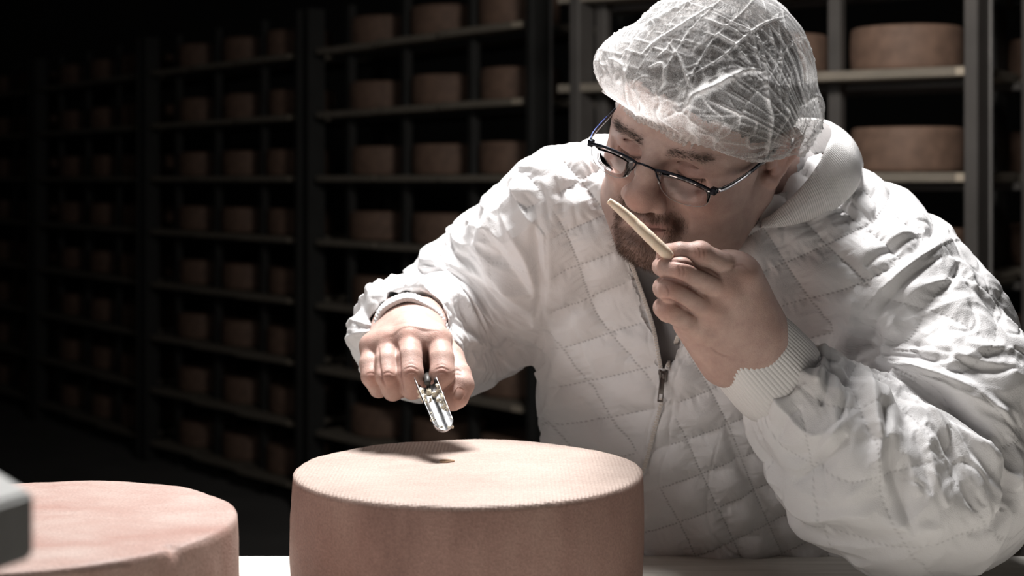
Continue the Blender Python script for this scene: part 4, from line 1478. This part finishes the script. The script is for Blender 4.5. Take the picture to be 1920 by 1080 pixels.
def chain_param(co, chain):
    """distance to an arm's surface, length along the arm, angle about it"""
    n = len(co)
    ref = np.array([0.15, -1.0, 0.1])
    D, S_, C1, C2 = [], [], [], []
    acc = 0.0
    for i in range(len(chain) - 1):
        a, r1 = chain[i]; b, r2 = chain[i + 1]
        ba = b - a; L = np.linalg.norm(ba); ba_ = ba / L
        tr_ = ((co - a) @ ba_) / L
        t = np.clip(tr_, 0, 1)
        c = a + t[:, None] * ba
        D.append(np.linalg.norm(co - c, axis=1) - (r1 + t * (r2 - r1)))
        e1 = ref - ba_ * (ref @ ba_)
        e1 /= np.linalg.norm(e1) + 1e-6
        e2 = np.cross(ba_, e1)
        v = co - c
        S_.append(acc + np.clip(tr_, -0.3, 1.3) * L); C1.append(v @ e1); C2.append(v @ e2)
        acc += L
    D = np.array(D); mn = D.min(0)
    w_ = np.exp(-(D - mn) / 0.012); w_ /= w_.sum(0)
    return mn, (w_ * np.array(S_)).sum(0), np.arctan2((w_ * np.array(C2)).sum(0), (w_ * np.array(C1)).sum(0))


dR, sR, aR = chain_param(co, R_ARM[1:])
dL, sL, aL = chain_param(co, L_ARM[1:])
isR = (dR < 0.022) & (co[:, 0] < W(1020, 400, 1.7)[0])
isL = (dL < 0.020) & (proj(co)[:, 0] > 1380)
tors = ~(isR | isL)
# torso: diamonds in the plane of the chest (room x, z)
SP = 0.0425
u = co[:, 0] + 0.35 * (co[:, 1] - 1.6); v_ = co[:, 2]
warpq = pnoise(co * 5) * 0.10
qp = (u * math.sin(R(61)) + v_ * math.cos(R(61))) / SP + warpq
qq = (-u * math.sin(R(29)) + v_ * math.cos(R(29))) / SP + pnoise(co * 5 + 4) * 0.08
for msk, s_, a_, rad, spc in ((isR, sR, aR, 0.080, 0.062), (isL, sL, aL, 0.080, 0.056)):
    uu = s_; vv = a_ * rad
    qp = np.where(msk, (uu * 0.75 + vv * 0.66) / spc + warpq * 1.5 + 20.3, qp)
    qq = np.where(msk, (uu * 0.75 - vv * 0.66) / spc + warpq * 1.5 + 30.1, qq)
d1 = np.abs(qp - np.round(qp)) * SP; d2 = np.abs(qq - np.round(qq)) * SP
amt = np.where(tors, 1.0, np.where(isL, 0.45, 0.25))
PQ = proj(co)
back = sstep(0.1, 0.4, no[:, 1])
xb = W(1020, 400, 1.7)[0]
amt = np.where((dR < 0.06), amt * sstep(0, 0.025, np.abs(co[:, 0] - xb)), amt)
amt = np.where((proj(co)[:, 0] > 1380), amt * sstep(0, 0.010, np.abs(dL - 0.020)), amt)
lowR = isR & (PQ[:, 1] > 560)
amt = np.where(lowR, 0.12, amt)
cell = np.floor(qp + 0.5) * 17.13 + np.floor(qq + 0.5) * 7.71
hcell = np.sin(cell) * 43758.5; hcell -= np.floor(hcell)
dm = np.minimum(d1, d2)
puff = (1 - np.exp(-(d1 / 0.0105) ** 1.15)) * (1 - np.exp(-(d2 / 0.0105) ** 1.15)) * 1.15
disp = (puff - 0.6) * 0.0095 * amt
# puckers across the seams
along = np.where(d1 < d2, qq, qp)
puck = pnoise(np.stack([along * 9, np.where(d1 < d2, qp, qq) * 2.2, 0 * along], 1) + 3)
disp += puck * 0.0020 * np.exp(-(dm / 0.011) ** 2) * amt
disp += pnoise(co * np.array([26, 26, 18]) + 2) * 0.0022
disp += pnoise(co * 60 + 11) * 0.0008
# random creases
rc1 = np.clip(1 - np.abs(pnoise(co * np.array([14, 14, 9]) + 31)) * 7, 0, 1) * sstep(0.0, 0.3, pnoise(co * 7 + 5))
disp -= rc1 * 0.0028
rc2 = np.clip(1 - np.abs(pnoise(co * 30 + 61)) * 6, 0, 1) * sstep(0.05, 0.35, pnoise(co * 10 + 15))
disp -= rc2 * 0.0016

# bunched folds across the sleeves
for msk, s_, a_, sd in ((dR < 0.05, sR, aR, 3.0), (dL < 0.05, sL, aL, 8.0)):
    nz = pnoise(np.stack([s_ * 24 + 1.2 * np.sin(a_ + sd), np.cos(a_) * 0.9 + sd, np.sin(a_) * 0.9], 1))
    nz2 = pnoise(np.stack([s_ * 55 + np.sin(a_ * 2 + sd), np.cos(a_) * 1.6 + sd, np.sin(a_) * 1.6], 1))
    mk = sstep(0.05, 0.0, np.where(msk, np.maximum(dR if sd == 3.0 else dL, 0), 1.0))
    tot = s_.max()
    hot = 0.45 + 0.55 * np.exp(-((s_ - tot * (0.45 if sd == 3.0 else 0.55)) / 0.09) ** 2) + 0.6 * sstep(tot - 0.09, tot - 0.02, s_)
    disp += mk * hot * ((0.25 - np.abs(nz)) * 0.017 + (0.2 - np.abs(nz2)) * 0.006)
disp += np.where(tors, pnoise(co * 9 + 21) * 0.006, 0)

ST = [
    # --- right sleeve (left in the picture)
    ([(905, 430), (930, 480), (962, 520), (998, 560)], 13, -0.014), ([(935, 400), (965, 450), (990, 500), (1002, 540)], 10, 0.006),
    ([(918, 400), (905, 435), (925, 480)], 12, 0.006), ([(850, 470), (890, 530), (945, 580), (998, 612)], 15, -0.013),
    ([(880, 460), (915, 515), (960, 560), (995, 585)], 12, 0.008), ([(815, 480), (850, 535), (900, 580), (960, 620)], 12, 0.008),
    ([(790, 500), (835, 560), (880, 610), (930, 650)], 13, -0.010), ([(765, 510), (810, 555), (845, 600)], 10, 0.006),
    ([(840, 435), (825, 470), (835, 500)], 9, -0.007), ([(862, 415), (850, 445), (862, 480)], 9, 0.006),
    ([(790, 470), (775, 495), (800, 520)], 8, -0.007), ([(745, 490), (725, 515), (735, 545)], 9, -0.007), ([(765, 485), (750, 510), (762, 535)], 8, 0.006),
    ([(700, 525), (715, 545), (745, 552)], 8, -0.005), ([(690, 548), (672, 572), (665, 610)], 9, -0.005),
    ([(870, 650), (920, 665), (985, 640)], 10, -0.006), ([(880, 690), (930, 690), (980, 665)], 12, 0.006), ([(862, 600), (875, 650), (890, 700)], 10, -0.006),
    ([(1000, 420), (1005, 480), (1012, 540), (1005, 600)], 10, -0.010), ([(1030, 400), (1028, 460), (1030, 540)], 12, 0.004),
    ([(980, 360), (1000, 400), (1012, 440)], 8, -0.005), ([(1010, 340), (1022, 380), (1030, 430)], 7, -0.004), ([(1040, 330), (1052, 370), (1056, 410)], 7, -0.004),
    ([(655, 620), (668, 650), (668, 700)], 8, -0.004), ([(700, 560), (740, 545), (790, 555)], 8, 0.005),
    ([(843, 560), (858, 590), (866, 640)], 8, -0.010),
    # --- left sleeve (right in the picture)
    ([(1770, 478), (1720, 510), (1670, 560), (1636, 612)], 7, -0.006), ([(1755, 462), (1705, 495), (1655, 545), (1620, 600)], 8, 0.004),
    ([(1640, 600), (1622, 645), (1606, 690), (1600, 720)], 13, -0.020), ([(1680, 590), (1660, 640), (1640, 680)], 14, 0.006),
    ([(1600, 560), (1592, 620), (1585, 680)], 14, 0.006),
    ([(1660, 692), (1710, 688), (1770, 702), (1840, 738), (1908, 800)], 13, 0.012), ([(1690, 720), (1740, 735), (1800, 770), (1850, 830)], 12, -0.016),
    ([(1640, 700), (1680, 715), (1720, 742)], 9, -0.010),
    ([(1710, 752), (1780, 785), (1845, 840), (1876, 905), (1868, 960)], 13, 0.012), ([(1740, 790), (1790, 840), (1815, 900), (1832, 960)], 13, -0.012),
    ([(1880, 850), (1892, 900), (1885, 960)], 9, -0.009), ([(1895, 820), (1910, 870), (1908, 920)], 8, 0.006),
    ([(1482, 911), (1512, 888), (1548, 862), (1589, 815)], 9, -0.012), ([(1500, 870), (1540, 840), (1575, 800)], 14, 0.006),
    ([(1668, 815), (1674, 870), (1690, 930), (1712, 1000)], 9, -0.012), ([(1690, 800), (1702, 860), (1722, 930)], 12, 0.006),
    ([(1650, 790), (1648, 850), (1660, 910)], 12, 0.006),
    ([(1628, 712), (1638, 760), (1650, 820)], 8, 0.010), ([(1654, 745), (1662, 780), (1662, 820)], 7, -0.009), ([(1612, 730), (1622, 780), (1640, 830)], 7, -0.006),
    ([(1560, 668), (1596, 690), (1622, 722)], 9, 0.008), ([(1532, 640), (1545, 668), (1530, 720)], 11, 0.010), ([(1548, 690), (1552, 720), (1540, 760)], 8, -0.009),
    ([(1580, 700), (1588, 740), (1575, 790)], 9, -0.008), ([(1510, 720), (1470, 750), (1440, 790)], 10, 0.006), ([(1500, 760), (1470, 790), (1450, 830)], 9, -0.006),
    ([(1778, 795), (1806, 855), (1830, 908), (1846, 950)], 8, -0.008), ([(1740, 830), (1755, 890), (1775, 950)], 11, 0.007), ([(1722, 800), (1732, 860), (1745, 930)], 8, -0.008),
    ([(1800, 520), (1850, 560), (1888, 610)], 9, -0.006), ([(1810, 640), (1860, 650), (1905, 650)], 11, 0.006), ([(1790, 670), (1850, 690), (1905, 690)], 9, -0.008),
    ([(1690, 640), (1740, 650), (1790, 660)], 8, -0.005), ([(1800, 490), (1790, 520), (1760, 550)], 8, -0.006), ([(1780, 480), (1815, 500), (1835, 540)], 7, 0.005),
    ([(1640, 960), (1700, 985), (1770, 990)], 16, 0.005), ([(1820, 1010), (1860, 985), (1890, 950)], 10, -0.006),
    # --- chest and shoulders
    ([(1055, 300), (1075, 360), (1080, 430)], 7, -0.004), ([(1100, 330), (1112, 380), (1140, 420)], 8, -0.004),
    ([(1010, 560), (1030, 640), (1020, 720), (1010, 820)], 9, -0.005), ([(1060, 560), (1085, 640), (1110, 700)], 8, -0.005),
    ([(1085, 745), (1110, 785), (1125, 830)], 9, -0.006), ([(1110, 735), (1145, 790), (1150, 840)], 12, 0.005),
    ([(1560, 420), (1620, 400), (1690, 420)], 10, -0.005), ([(1450, 470), (1520, 430), (1590, 385)], 7, -0.004), ([(1480, 455), (1540, 425)], 8, 0.004),
    ([(1620, 500), (1660, 470), (1720, 440)], 10, -0.006), ([(1640, 470), (1690, 440), (1740, 430)], 8, 0.004),
    ([(1360, 790), (1375, 850), (1405, 910), (1460, 980)], 8, -0.007),
    # --- facing beside the zip and pocket seam
    ([(1226, 700), (1222, 760), (1210, 830), (1192, 890)], 3.0, -0.0025), ([(1290, 640), (1268, 700), (1256, 770), (1247, 850), (1222, 930), (1208, 975)], 3.0, -0.0025),
    ([(1240, 745), (1228, 800), (1214, 860), (1200, 900)], 5, -0.004), ([(1145, 400), (1158, 450), (1180, 520), (1205, 600), (1222, 680)], 3.0, -0.002),
    ([(1355, 800), (1338, 860), (1325, 930), (1330, 985), (1360, 1030), (1430, 1065), (1500, 1078)], 2.5, -0.003),
    ([(1425, 430), (1500, 422), (1570, 395), (1620, 350)], 4, -0.004),
]
fold = np.zeros(len(co))
ddR = 1.52
for p_, w_, a_ in ST:
    boost = 0.8 if p_[0][0] < 1010 else 0.75
    fold += stroke(co, no, p_, max(w_, abs(a_) * 1150) if abs(a_) > 0.0035 else w_, a_ * boost, sharp=1.7)
disp += fold
co2 = co + no * disp[:, None]
set_co(me, co2)
qm = np.clip(amt, 0, 1) * 1.0
# no quilting on the facing beside the zip
fac_l = stroke(co, no, [(1160, 400), (1165, 450), (1182, 510), (1205, 570), (1222, 640), (1235, 700), (1225, 780), (1200, 890)], 22, 1.0, sharp=6, taper=False)
fac_r = stroke(co, no, [(1300, 560), (1275, 630), (1255, 700), (1245, 780), (1228, 860), (1206, 940)], 20, 1.0, sharp=6, taper=False)
qm = qm * (1 - np.clip(fac_l + fac_r, 0, 1))
set_float(me, 'qp', qp); set_float(me, 'qq', qq); set_float(me, 'qm', qm)
jacket = link('jacket', me, m_jacket, person)
tag(jacket, 'white quilted zip jacket with ribbed collar and cuffs')
jb = world_bvh(me)

# shirt under the open front
SV = Vol(JV.lo, JV.lo + (JV.n - 1) * JV.h, 0.006)
torso_chains(SV, 0.023)
SV.chain([(NECK, 0.066), (P(1380, 470, 1.71, .07))], 0.03)
SV.chain([(NECK * 1.0, 0.060), (h2w((0, -0.030, -0.06)), 0.072)], 0.006, 'sub')
sv, sq = SV.mesh()
sme = mesh_np('shirt', sv, sq)
sco = get_co(sme); sno = get_no(sme)
sd_ = np.zeros(len(sco))
for p_, w_, a_ in [([(1200, 470), (1228, 540), (1240, 620)], 6, -0.004), ([(1222, 470), (1246, 540), (1250, 610)], 6, 0.003), ([(1250, 480), (1262, 530), (1262, 580)], 6, -0.004)]:
    sd_ += stroke(sco, sno, p_, w_, a_)
set_co(sme, sco + sno * (sd_ + pnoise(sco * 20) * 0.002)[:, None])
tag(link('shirt', sme, m_shirt, person), 'grey t-shirt in the open jacket front')


# ribbed collar: a band round the neck
def band(name, lower, upper, nrib, amp, thick, mat, parent, ns=900, nt_=14, puffm=0.004, closed=False, hemr=0.0):
    lo_ = np.array(catmull(lower, ns)); up_ = np.array(catmull(upper, ns))
    mid = (lo_ + up_) / 2
    tang = np.gradient(mid, axis=0); acr = up_ - lo_
    nr = np.cross(tang, acr); nr /= np.linalg.norm(nr, axis=1)[:, None]
    vs = []
    T_ = np.linspace(0, 1, nt_)
    s_ = np.linspace(0, 1, ns + 1)
    rib = amp * np.abs(np.sin(s_ * math.pi * nrib)) ** 0.8
    lay = []
    for sgn in (1, -1):
        rows = []
        for t in T_:
            bul = puffm * math.sin(math.pi * t)
            th = thick * (0.35 + 0.65 * math.sqrt(max(0.0, math.sin(math.pi * min(max(t, 0.0), 1.0)))))
            rows.append(lo_ * (1 - t) + up_ * t + nr * (bul + sgn * (th * 0.5 + rib * min(1, 6 * t) * min(1, 6 * (1 - t) + 0.3)))[:, None] if False else lo_ * (1 - t) + up_ * t + nr * (bul + sgn * (th * 0.5 + rib))[:, None])
        lay.append(np.array(rows))
    A_ = np.concatenate([lay[0], lay[1][::-1]], 0)       # ring of rows
    nr_ = A_.shape[0]; nc = A_.shape[1]
    i = np.arange(nr_)[:, None]; j = np.arange(nc - 1)[None, :]
    i2 = (i + 1) % nr_
    f = np.stack([i * nc + j, i * nc + j + 1, i2 * nc + j + 1, i2 * nc + j + 0 * i], -1).reshape(-1, 4)
    me_ = mesh_np(name, A_.reshape(-1, 3), f)
    return link(name, me_, mat, parent)


def on_jacket(px, py, back=0.0, default=1.6):
    h, n = ray(jb, px, py)
    if h is None: return W(px, py, default)
    return np.array(h) * 1.0 + np.array([0, back, 0])


low = [on_jacket(1424, 426, -0.001), on_jacket(1470, 424, -0.002), on_jacket(1520, 412, -0.003), on_jacket(1570, 388, -0.004), on_jacket(1602, 356, -0.004), on_jacket(1612, 330, -0.002), W(1612, 300, 1.76), W(1560, 285, 1.80), W(1440, 300, 1.82), W(1300, 340, 1.80), W(1215, 380, 1.72), W(1180, 420, 1.64)]


def coll(px, py, fall):
    h, n = ray(jb, px, py)
    return W(px, py, min(fall, h[1] - 0.008) if h is not None else fall)


upp = [low[0] + np.array([0.002, -0.003, 0.008]), coll(1452, 398, low[1][1] - 0.004), coll(1500, 354, low[2][1] - 0.004), coll(1532, 312, low[3][1]), coll(1552, 272, low[4][1]), W(1562, 246, low[5][1] + 0.01), W(1548, 228, 1.72), W(1500, 224, 1.76), W(1420, 240, 1.78), W(1310, 280, 1.76), W(1225, 340, 1.70), W(1190, 390, 1.63)]
col_o = band('collar', low, upp, 150, 0.0012, 0.0045, m_rib, jacket, puffm=0.006)
tag(col_o, 'ribbed white knit collar')


# ribbed cuffs
def cuff(name, a, b, ra, rb, ribs, side, flat=0.92, amp=0.0006):
    a = np.array(a); b = np.array(b)
    axd = (b - a) / np.linalg.norm(b - a)
    e1 = np.array(side, float); e1 -= axd * (e1 @ axd); e1 /= np.linalg.norm(e1)
    e2 = np.cross(axd, e1)
    ns = ribs * 10
    th = np.arange(ns) / ns * 2 * math.pi
    prof = [(0.02, -0.0045), (0.0, -0.0028), (-0.012, -0.0010), (-0.008, 0.0008), (0.02, 0.0022), (0.10, 0.0030), (0.25, 0.0036), (0.5, 0.0040), (0.75, 0.0036), (0.92, 0.0028), (1.06, 0.0008), (1.15, -0.003)]
    rows = []
    wob = np.sin(th * 3 + 1) * 0.0012 + np.sin(th * 7) * 0.0006
    for t, off in prof:
        rr = ra + (rb - ra) * t + off + wob
        rib = amp * (np.abs(np.sin(th * ribs / 2)) - 0.5) * (1 if t > -0.02 else 0.5)
        c = a + (b - a) * t
        rows.append(c + ((rr + rib) * np.cos(th))[:, None] * e1 + ((rr + rib) * flat * np.sin(th))[:, None] * e2)
    A_ = np.array(rows)
    nr_, nc = A_.shape[:2]
    i = np.arange(nr_ - 1)[:, None]; j = np.arange(nc)[None, :]
    j2 = (j + 1) % nc
    f = np.stack([i * nc + j, i * nc + j2, (i + 1) * nc + j2, (i + 1) * nc + j], -1).reshape(-1, 4)
    o = link(name, mesh_np(name, A_.reshape(-1, 3), f), m_rib, jacket)
    return o


cl_ = cuff('cuff', W(1381, 629, 1.470), W(1458, 712, 1.500), 0.0405, 0.0465, 74, (1, 0, 0.8))
tag(cl_, 'ribbed knit cuff of the raised left sleeve')
cr_ = cuff('cuff', W(767, 622, 1.612), W(768, 612, 1.690), 0.0375, 0.0385, 60, (1, 0, 0))
tag(cr_, 'ribbed knit cuff of the right sleeve over the trier')

# ------------------------------------------------------------------ zip
zipo = empty('zip', (0, 0, 0), parent=jacket)
zl_px = [(1168, 418), (1173, 455), (1189, 502), (1210, 560), (1227, 612), (1236, 660), (1242, 694)]
zr_px = [(1414, 412), (1385, 438), (1362, 464)]
zr2_px = [(1296, 575), (1280, 605), (1266, 634), (1254, 665), (1246, 692)]
zc_px = [(1241, 745), (1236, 770), (1228, 800), (1220, 832), (1212, 862), (1203, 890)]
tooth = None
teeth = bmesh.new(); tape = bmesh.new()


def zip_run(pxs, side, bmh, tp, pitch=0.0029):
    pts_ = catmull([np.array(p, float) for p in pxs], 80)
    P3 = []
    for p in pts_:
        h, n = ray(jb, p[0] + side * 11, p[1])
        if h is None: continue
        h = np.array(h) - np.array([side * 8 / FPX * h[1], 0, 0])
        P3.append(h)
    P3 = np.array(P3) - np.array([0, 0.0022, 0])
    if len(P3) < 4: return
    k_ = np.ones(7) / 7
    for c_ in range(3):
        P3[3:-3, c_] = np.convolve(P3[:, c_], k_, 'valid')
        P3[3:-3, c_] = np.convolve(P3[:, c_], k_, 'valid')
    tube(tp, [Vector(p + np.array([0, -0.0005, 0])) for p in P3], 0.0022, 8, up=Vector((0, -1, 0)), flat=(1.0, 0.6))
    seg_l = np.linalg.norm(np.diff(P3, axis=0), axis=1); cum = np.concatenate([[0], np.cumsum(seg_l)])
    m_ = int(cum[-1] / pitch)
    for k in range(m_):
        s__ = (k + 0.5) * pitch
        c = Vector([np.interp(s__, cum, P3[:, j]) for j in range(3)])
        c2 = Vector([np.interp(s__ + 0.001, cum, P3[:, j]) for j in range(3)])
        t = (c2 - c).normalized()
        n = Vector((0, -1, 0)); n = (n - t * n.dot(t)).normalized()
        a_ = t.cross(n)
        M_ = Matrix((a_, t, n)).transposed().to_4x4()
        M_.translation = c + n * 0.0012 + a_ * (0.0006 if side == 0 and k % 2 else 0)
        add_box(bmh, (-0.0021, -0.00085, -0.001), (0.0021, 0.00085, 0.0012), 0.0003, M=M_, seg=1)


for px_, s_ in ((zl_px, -1), (zr_px, 1), (zr2_px, 1), (zc_px, 0)): zip_run(px_, s_, teeth, tape)
to_ = link('teeth', bm_mesh('teeth', teeth), m_tooth, zipo, smooth=False); tag(to_, 'row of pale plastic zip teeth', kind='stuff')
link('zip_tape', bm_mesh('zip_tape', tape), m_rib, zipo)
m_slider = simple_mat('slider_metal', (0.16, 0.14, 0.13), 0.35, 0.9)
h, n = ray(jb, 1243, 706)
hp = Vector(h) if h is not None else Vector(W(1243, 706, 1.6))
bm = bmesh.new()
u_ = 1.6 / FPX
add_box(bm, (-8 * u_, -0.006, -9 * u_), (8 * u_, -0.002, 12 * u_), 0.0015)
add_box(bm, (-9 * u_, -0.0045, 3 * u_), (-3 * u_, 0.0005, 14 * u_), 0.0012)
add_box(bm, (3 * u_, -0.0045, 3 * u_), (9 * u_, 0.0005, 14 * u_), 0.0012)
add_box(bm, (-3 * u_, -0.0085, -6 * u_), (3 * u_, -0.005, 8 * u_), 0.0012)
for v in bm.verts: v.co += hp
link('slider', bm_mesh('slider', bm), m_slider, zipo)
bm = bmesh.new()
# pull tab: a frame with a hole at its lower end
Mt = Matrix.Translation(hp + Vector((-3 * u_, -0.0085, -4 * u_))) @ Matrix.Rotation(R(6), 4, 'Y') @ Matrix.Rotation(R(-6), 4, 'X')
add_box(bm, (-5 * u_, -0.0008, -27 * u_), (5 * u_, 0.0008, 2 * u_), 0.0006, M=Mt)
add_box(bm, (-5.5 * u_, -0.0009, -40 * u_), (-3 * u_, 0.0009, -26 * u_), 0.0006, M=Mt)
add_box(bm, (3 * u_, -0.0009, -40 * u_), (5.5 * u_, 0.0009, -26 * u_), 0.0006, M=Mt)
add_box(bm, (-5.5 * u_, -0.0009, -42 * u_), (5.5 * u_, 0.0009, -38 * u_), 0.0006, M=Mt)
link('pull_tab', bm_mesh('pull_tab', bm), m_slider, zipo)

# trousers and shoes behind the table
TV = Vol((-0.1, 1.62, 0.0), (0.55, 2.2, 1.06), 0.010)
hipL, hipR = np.array([0.34, 1.92, 0.98]), np.array([0.14, 1.94, 0.98])
TV.cone(hipL + (-0.02, 0, 0), hipR + (0.02, 0, 0), 0.125, 0.125)
TV.chain([(hipL, .11), (np.array([0.36, 1.90, 0.52]), .075), (np.array([0.36, 1.95, 0.09]), .062)], 0.03)
TV.chain([(hipR, .11), (np.array([0.12, 1.92, 0.52]), .075), (np.array([0.12, 1.97, 0.09]), .062)], 0.03)
tv, tq = TV.mesh()
tag(link('trousers', mesh_np('trousers', tv, tq), m_trouser, person), 'white work trousers')
m_shoe = simple_mat('shoe_rubber', (0.75, 0.75, 0.75), 0.5)
for x_, y_ in ((0.36, 1.95), (0.12, 1.97)):
    SVv = Vol((x_ - 0.07, y_ - 0.24, 0.0), (x_ + 0.07, y_ + 0.10, 0.14), 0.006)
    SVv.cone((x_, y_, 0.05), (x_, y_ - 0.15, 0.035), 0.05, 0.036)
    SVv.cone((x_, y_, 0.06), (x_, y_, 0.09), 0.05, 0.045, 0.02)
    s1, s2 = SVv.mesh(); s1[:, 2] = np.maximum(s1[:, 2], 0.001)
    link('shoe', mesh_np('shoe', s1, s2), m_shoe, person)

# ================================================================== TRIER AND SAMPLE
m_steel = simple_mat('polished_steel', (0.50, 0.50, 0.51), 0.27, 1.0, nscale=90, noise_amt=0.35, bump=0.25, bscale=120)
m_handle = simple_mat('trier_handle', (0.05, 0.045, 0.04), 0.5)
tip = W(836, 804, 1.480); top = W(800, 716, 1.524)
tr_root = tag(empty('cheese_trier', tuple(top)), 'half-round steel cheese trier held over the bored wheel', 'tool')
tl = Vector(top - tip); Lt = tl.length; tl.normalize()
face = Vector((0.30, -1, 0.35)); face = (face - tl * face.dot(tl)).normalized()
sd2 = tl.cross(face).normalized()
Rr = 0.0102
NA, NL = 26, 60
rows_o, rows_i = [], []
bm = bmesh.new()
for j in range(NL + 1):
    s__ = j / NL
    d = s__ * (Lt + 0.003)
    # rounded tip: the channel narrows on the first 9 mm
    k_ = min(1.0, d / 0.0095); wr = math.sqrt(max(0.0, 1 - (1 - k_) ** 2)) * 0.97 + 0.03
    ro, ri = [], []
    for i in range(NA + 1):
        a = -R(98) + R(196) * i / NA
        rr = Rr * wr * (1 + 0.10 * (j / NL))
        dirv = sd2 * math.sin(a) - face * math.cos(a)
        ctr = Vector(tip) - Vector(top) + tl * (d + 0.0 * wr) - face * 0.0 + face * (Rr * (1 - wr) * -0.3)
        jag = 0.0
        if j == NL: jag = 0.004 * math.sin(i * 0.9) + (0.004 if i in (0, NA) else 0)
        ro.append(bm.verts.new(ctr + tl * jag + dirv * rr)); ri.append(bm.verts.new(ctr + tl * jag + dirv * max(rr - 0.0007, 0.0001)))
    rows_o.append(ro); rows_i.append(ri)
for j in range(NL):
    for i in range(NA):
        bm.faces.new((rows_o[j][i], rows_o[j][i + 1], rows_o[j + 1][i + 1], rows_o[j + 1][i]))
        bm.faces.new((rows_i[j][i], rows_i[j + 1][i], rows_i[j + 1][i + 1], rows_i[j][i + 1]))
    for i in (0, NA): bm.faces.new((rows_o[j][i], rows_o[j + 1][i], rows_i[j + 1][i], rows_i[j][i]))
for j in (0, NL):
    for i in range(NA): bm.faces.new((rows_o[j][i], rows_i[j][i], rows_i[j][i + 1], rows_o[j][i + 1]))
bmesh.ops.recalc_face_normals(bm, faces=bm.faces)
link('blade', bm_mesh('blade', bm), m_steel, tr_root)
bm = bmesh.new()
tube(bm, [tl * (-0.002) + Vector((0, 0.004, 0)), tl * 0.002 + Vector((0, 0.022, 0)), tl * 0.0 + Vector((0, 0.050, 0.002))], [0.0032, 0.004, 0.005], 14)
a_ = Vector(W(690, 716, 1.585)) - Vector(top); b_ = Vector(W(822, 712, 1.577)) - Vector(top)
tube(bm, [a_ + (b_ - a_) * t for t in (0, 0.05, 0.3, 0.5, 0.7, 0.95, 1)], [0.005, 0.008, 0.0095, 0.009, 0.0095, 0.008, 0.005], 16)
link('handle', bm_mesh('handle', bm), m_handle, tr_root)
# crumbs of cheese stuck in the channel and at the tip
m_crumb = simple_mat('cheese_crumb', (0.78, 0.70, 0.56), 0.5, nscale=300, bump=0.3)
bm = bmesh.new()
rr_ = random.Random(3)
for k in range(46):
    d = rr_.choice([rr_.uniform(0.03, Lt), rr_.uniform(0.035, 0.06), rr_.uniform(0.0, Lt)])
    a = rr_.uniform(-1.5, 1.5) if k % 3 else rr_.choice([-1.6, 1.6])
    sz = rr_.uniform(0.0007, 0.0021) * (1.7 if 0.035 < d < 0.065 and abs(a) < 1.2 else 1)
    wr = math.sqrt(max(0.0, 1 - (1 - min(1.0, d / 0.0095)) ** 2))
    c = Vector(tip) - Vector(top) + tl * d + (sd2 * math.sin(a) - face * math.cos(a)) * (Rr * wr - 0.0008)
    r_ = bmesh.ops.create_icosphere(bm, subdivisions=1, radius=sz)
    st_ = Vector((rr_.uniform(0.6, 1.6), rr_.uniform(0.6, 1.3), rr_.uniform(0.5, 1.6)))
    for v in r_['verts']: v.co = Vector([v.co[i] * st_[i] * rr_.uniform(0.75, 1.25) for i in range(3)]) + c
c = Vector(W(845, 801, 1.489)) - Vector(top)
add_box(bm, (-0.003, -0.0012, -0.0012), (0.003, 0.0012, 0.0012), 0.0004, M=Matrix.Translation(c))
co_ = link('cheese_crumbs', bm_mesh('cheese_crumbs', bm), m_crumb, tr_root, smooth=False); tag(co_, 'cheese crumbs stuck in the steel channel', kind='stuff')

m_sample, nt, b = new_mat('cheese_paste')
tc = nd(nt, 'ShaderNodeTexCoord').outputs['Object']
n = nd(nt, 'ShaderNodeTexNoise', {'Vector': tc, 'Scale': 120.0, 'Detail': 4.0})
nt.links.new(ramp(nt, n.outputs[0], [(0.3, (0.80, 0.655, 0.50)), (0.7, (0.88, 0.76, 0.62))]), b.inputs['Base Color'])
b.inputs['Subsurface Weight'].default_value = 0.3; b.inputs['Subsurface Radius'].default_value = (1, 0.7, 0.4); b.inputs['Subsurface Scale'].default_value = 0.004
b.inputs['Roughness'].default_value = 0.45
bp = nd(nt, 'ShaderNodeBump', {'Height': n.outputs[0], 'Strength': 0.3, 'Distance': 0.001}); nt.links.new(bp.outputs[0], b.inputs['Normal'])
SD0, SD1 = 1.405, 1.402
pa = [W(1141, 376, SD0), W(1160, 391, SD0), W(1185, 413, SD0), W(1212, 439, SD1), W(1240, 466, SD1), W(1256, 482, 1.405)]
rad_ = [0.0032, 0.0046, 0.0054, 0.0060, 0.0062, 0.0060]
cp = catmull(pa, 40)
rr2 = [np.interp(i / 40 * 5, range(6), rad_) * (1 + 0.02 * math.sin(i * 1.3)) for i in range(41)]
bm = bmesh.new(); tube(bm, [Vector(p) for p in cp], rr2, 24, flat=(1.0, 0.9))
sm = link('cheese_sample', bm_mesh('cheese_sample', bm), m_sample)
tag(sm, 'thin pale yellow cheese core held under the nose between finger and thumb', 'cheese sample')

print('SCRIPT SECONDS', round(time.time() - T0, 1))
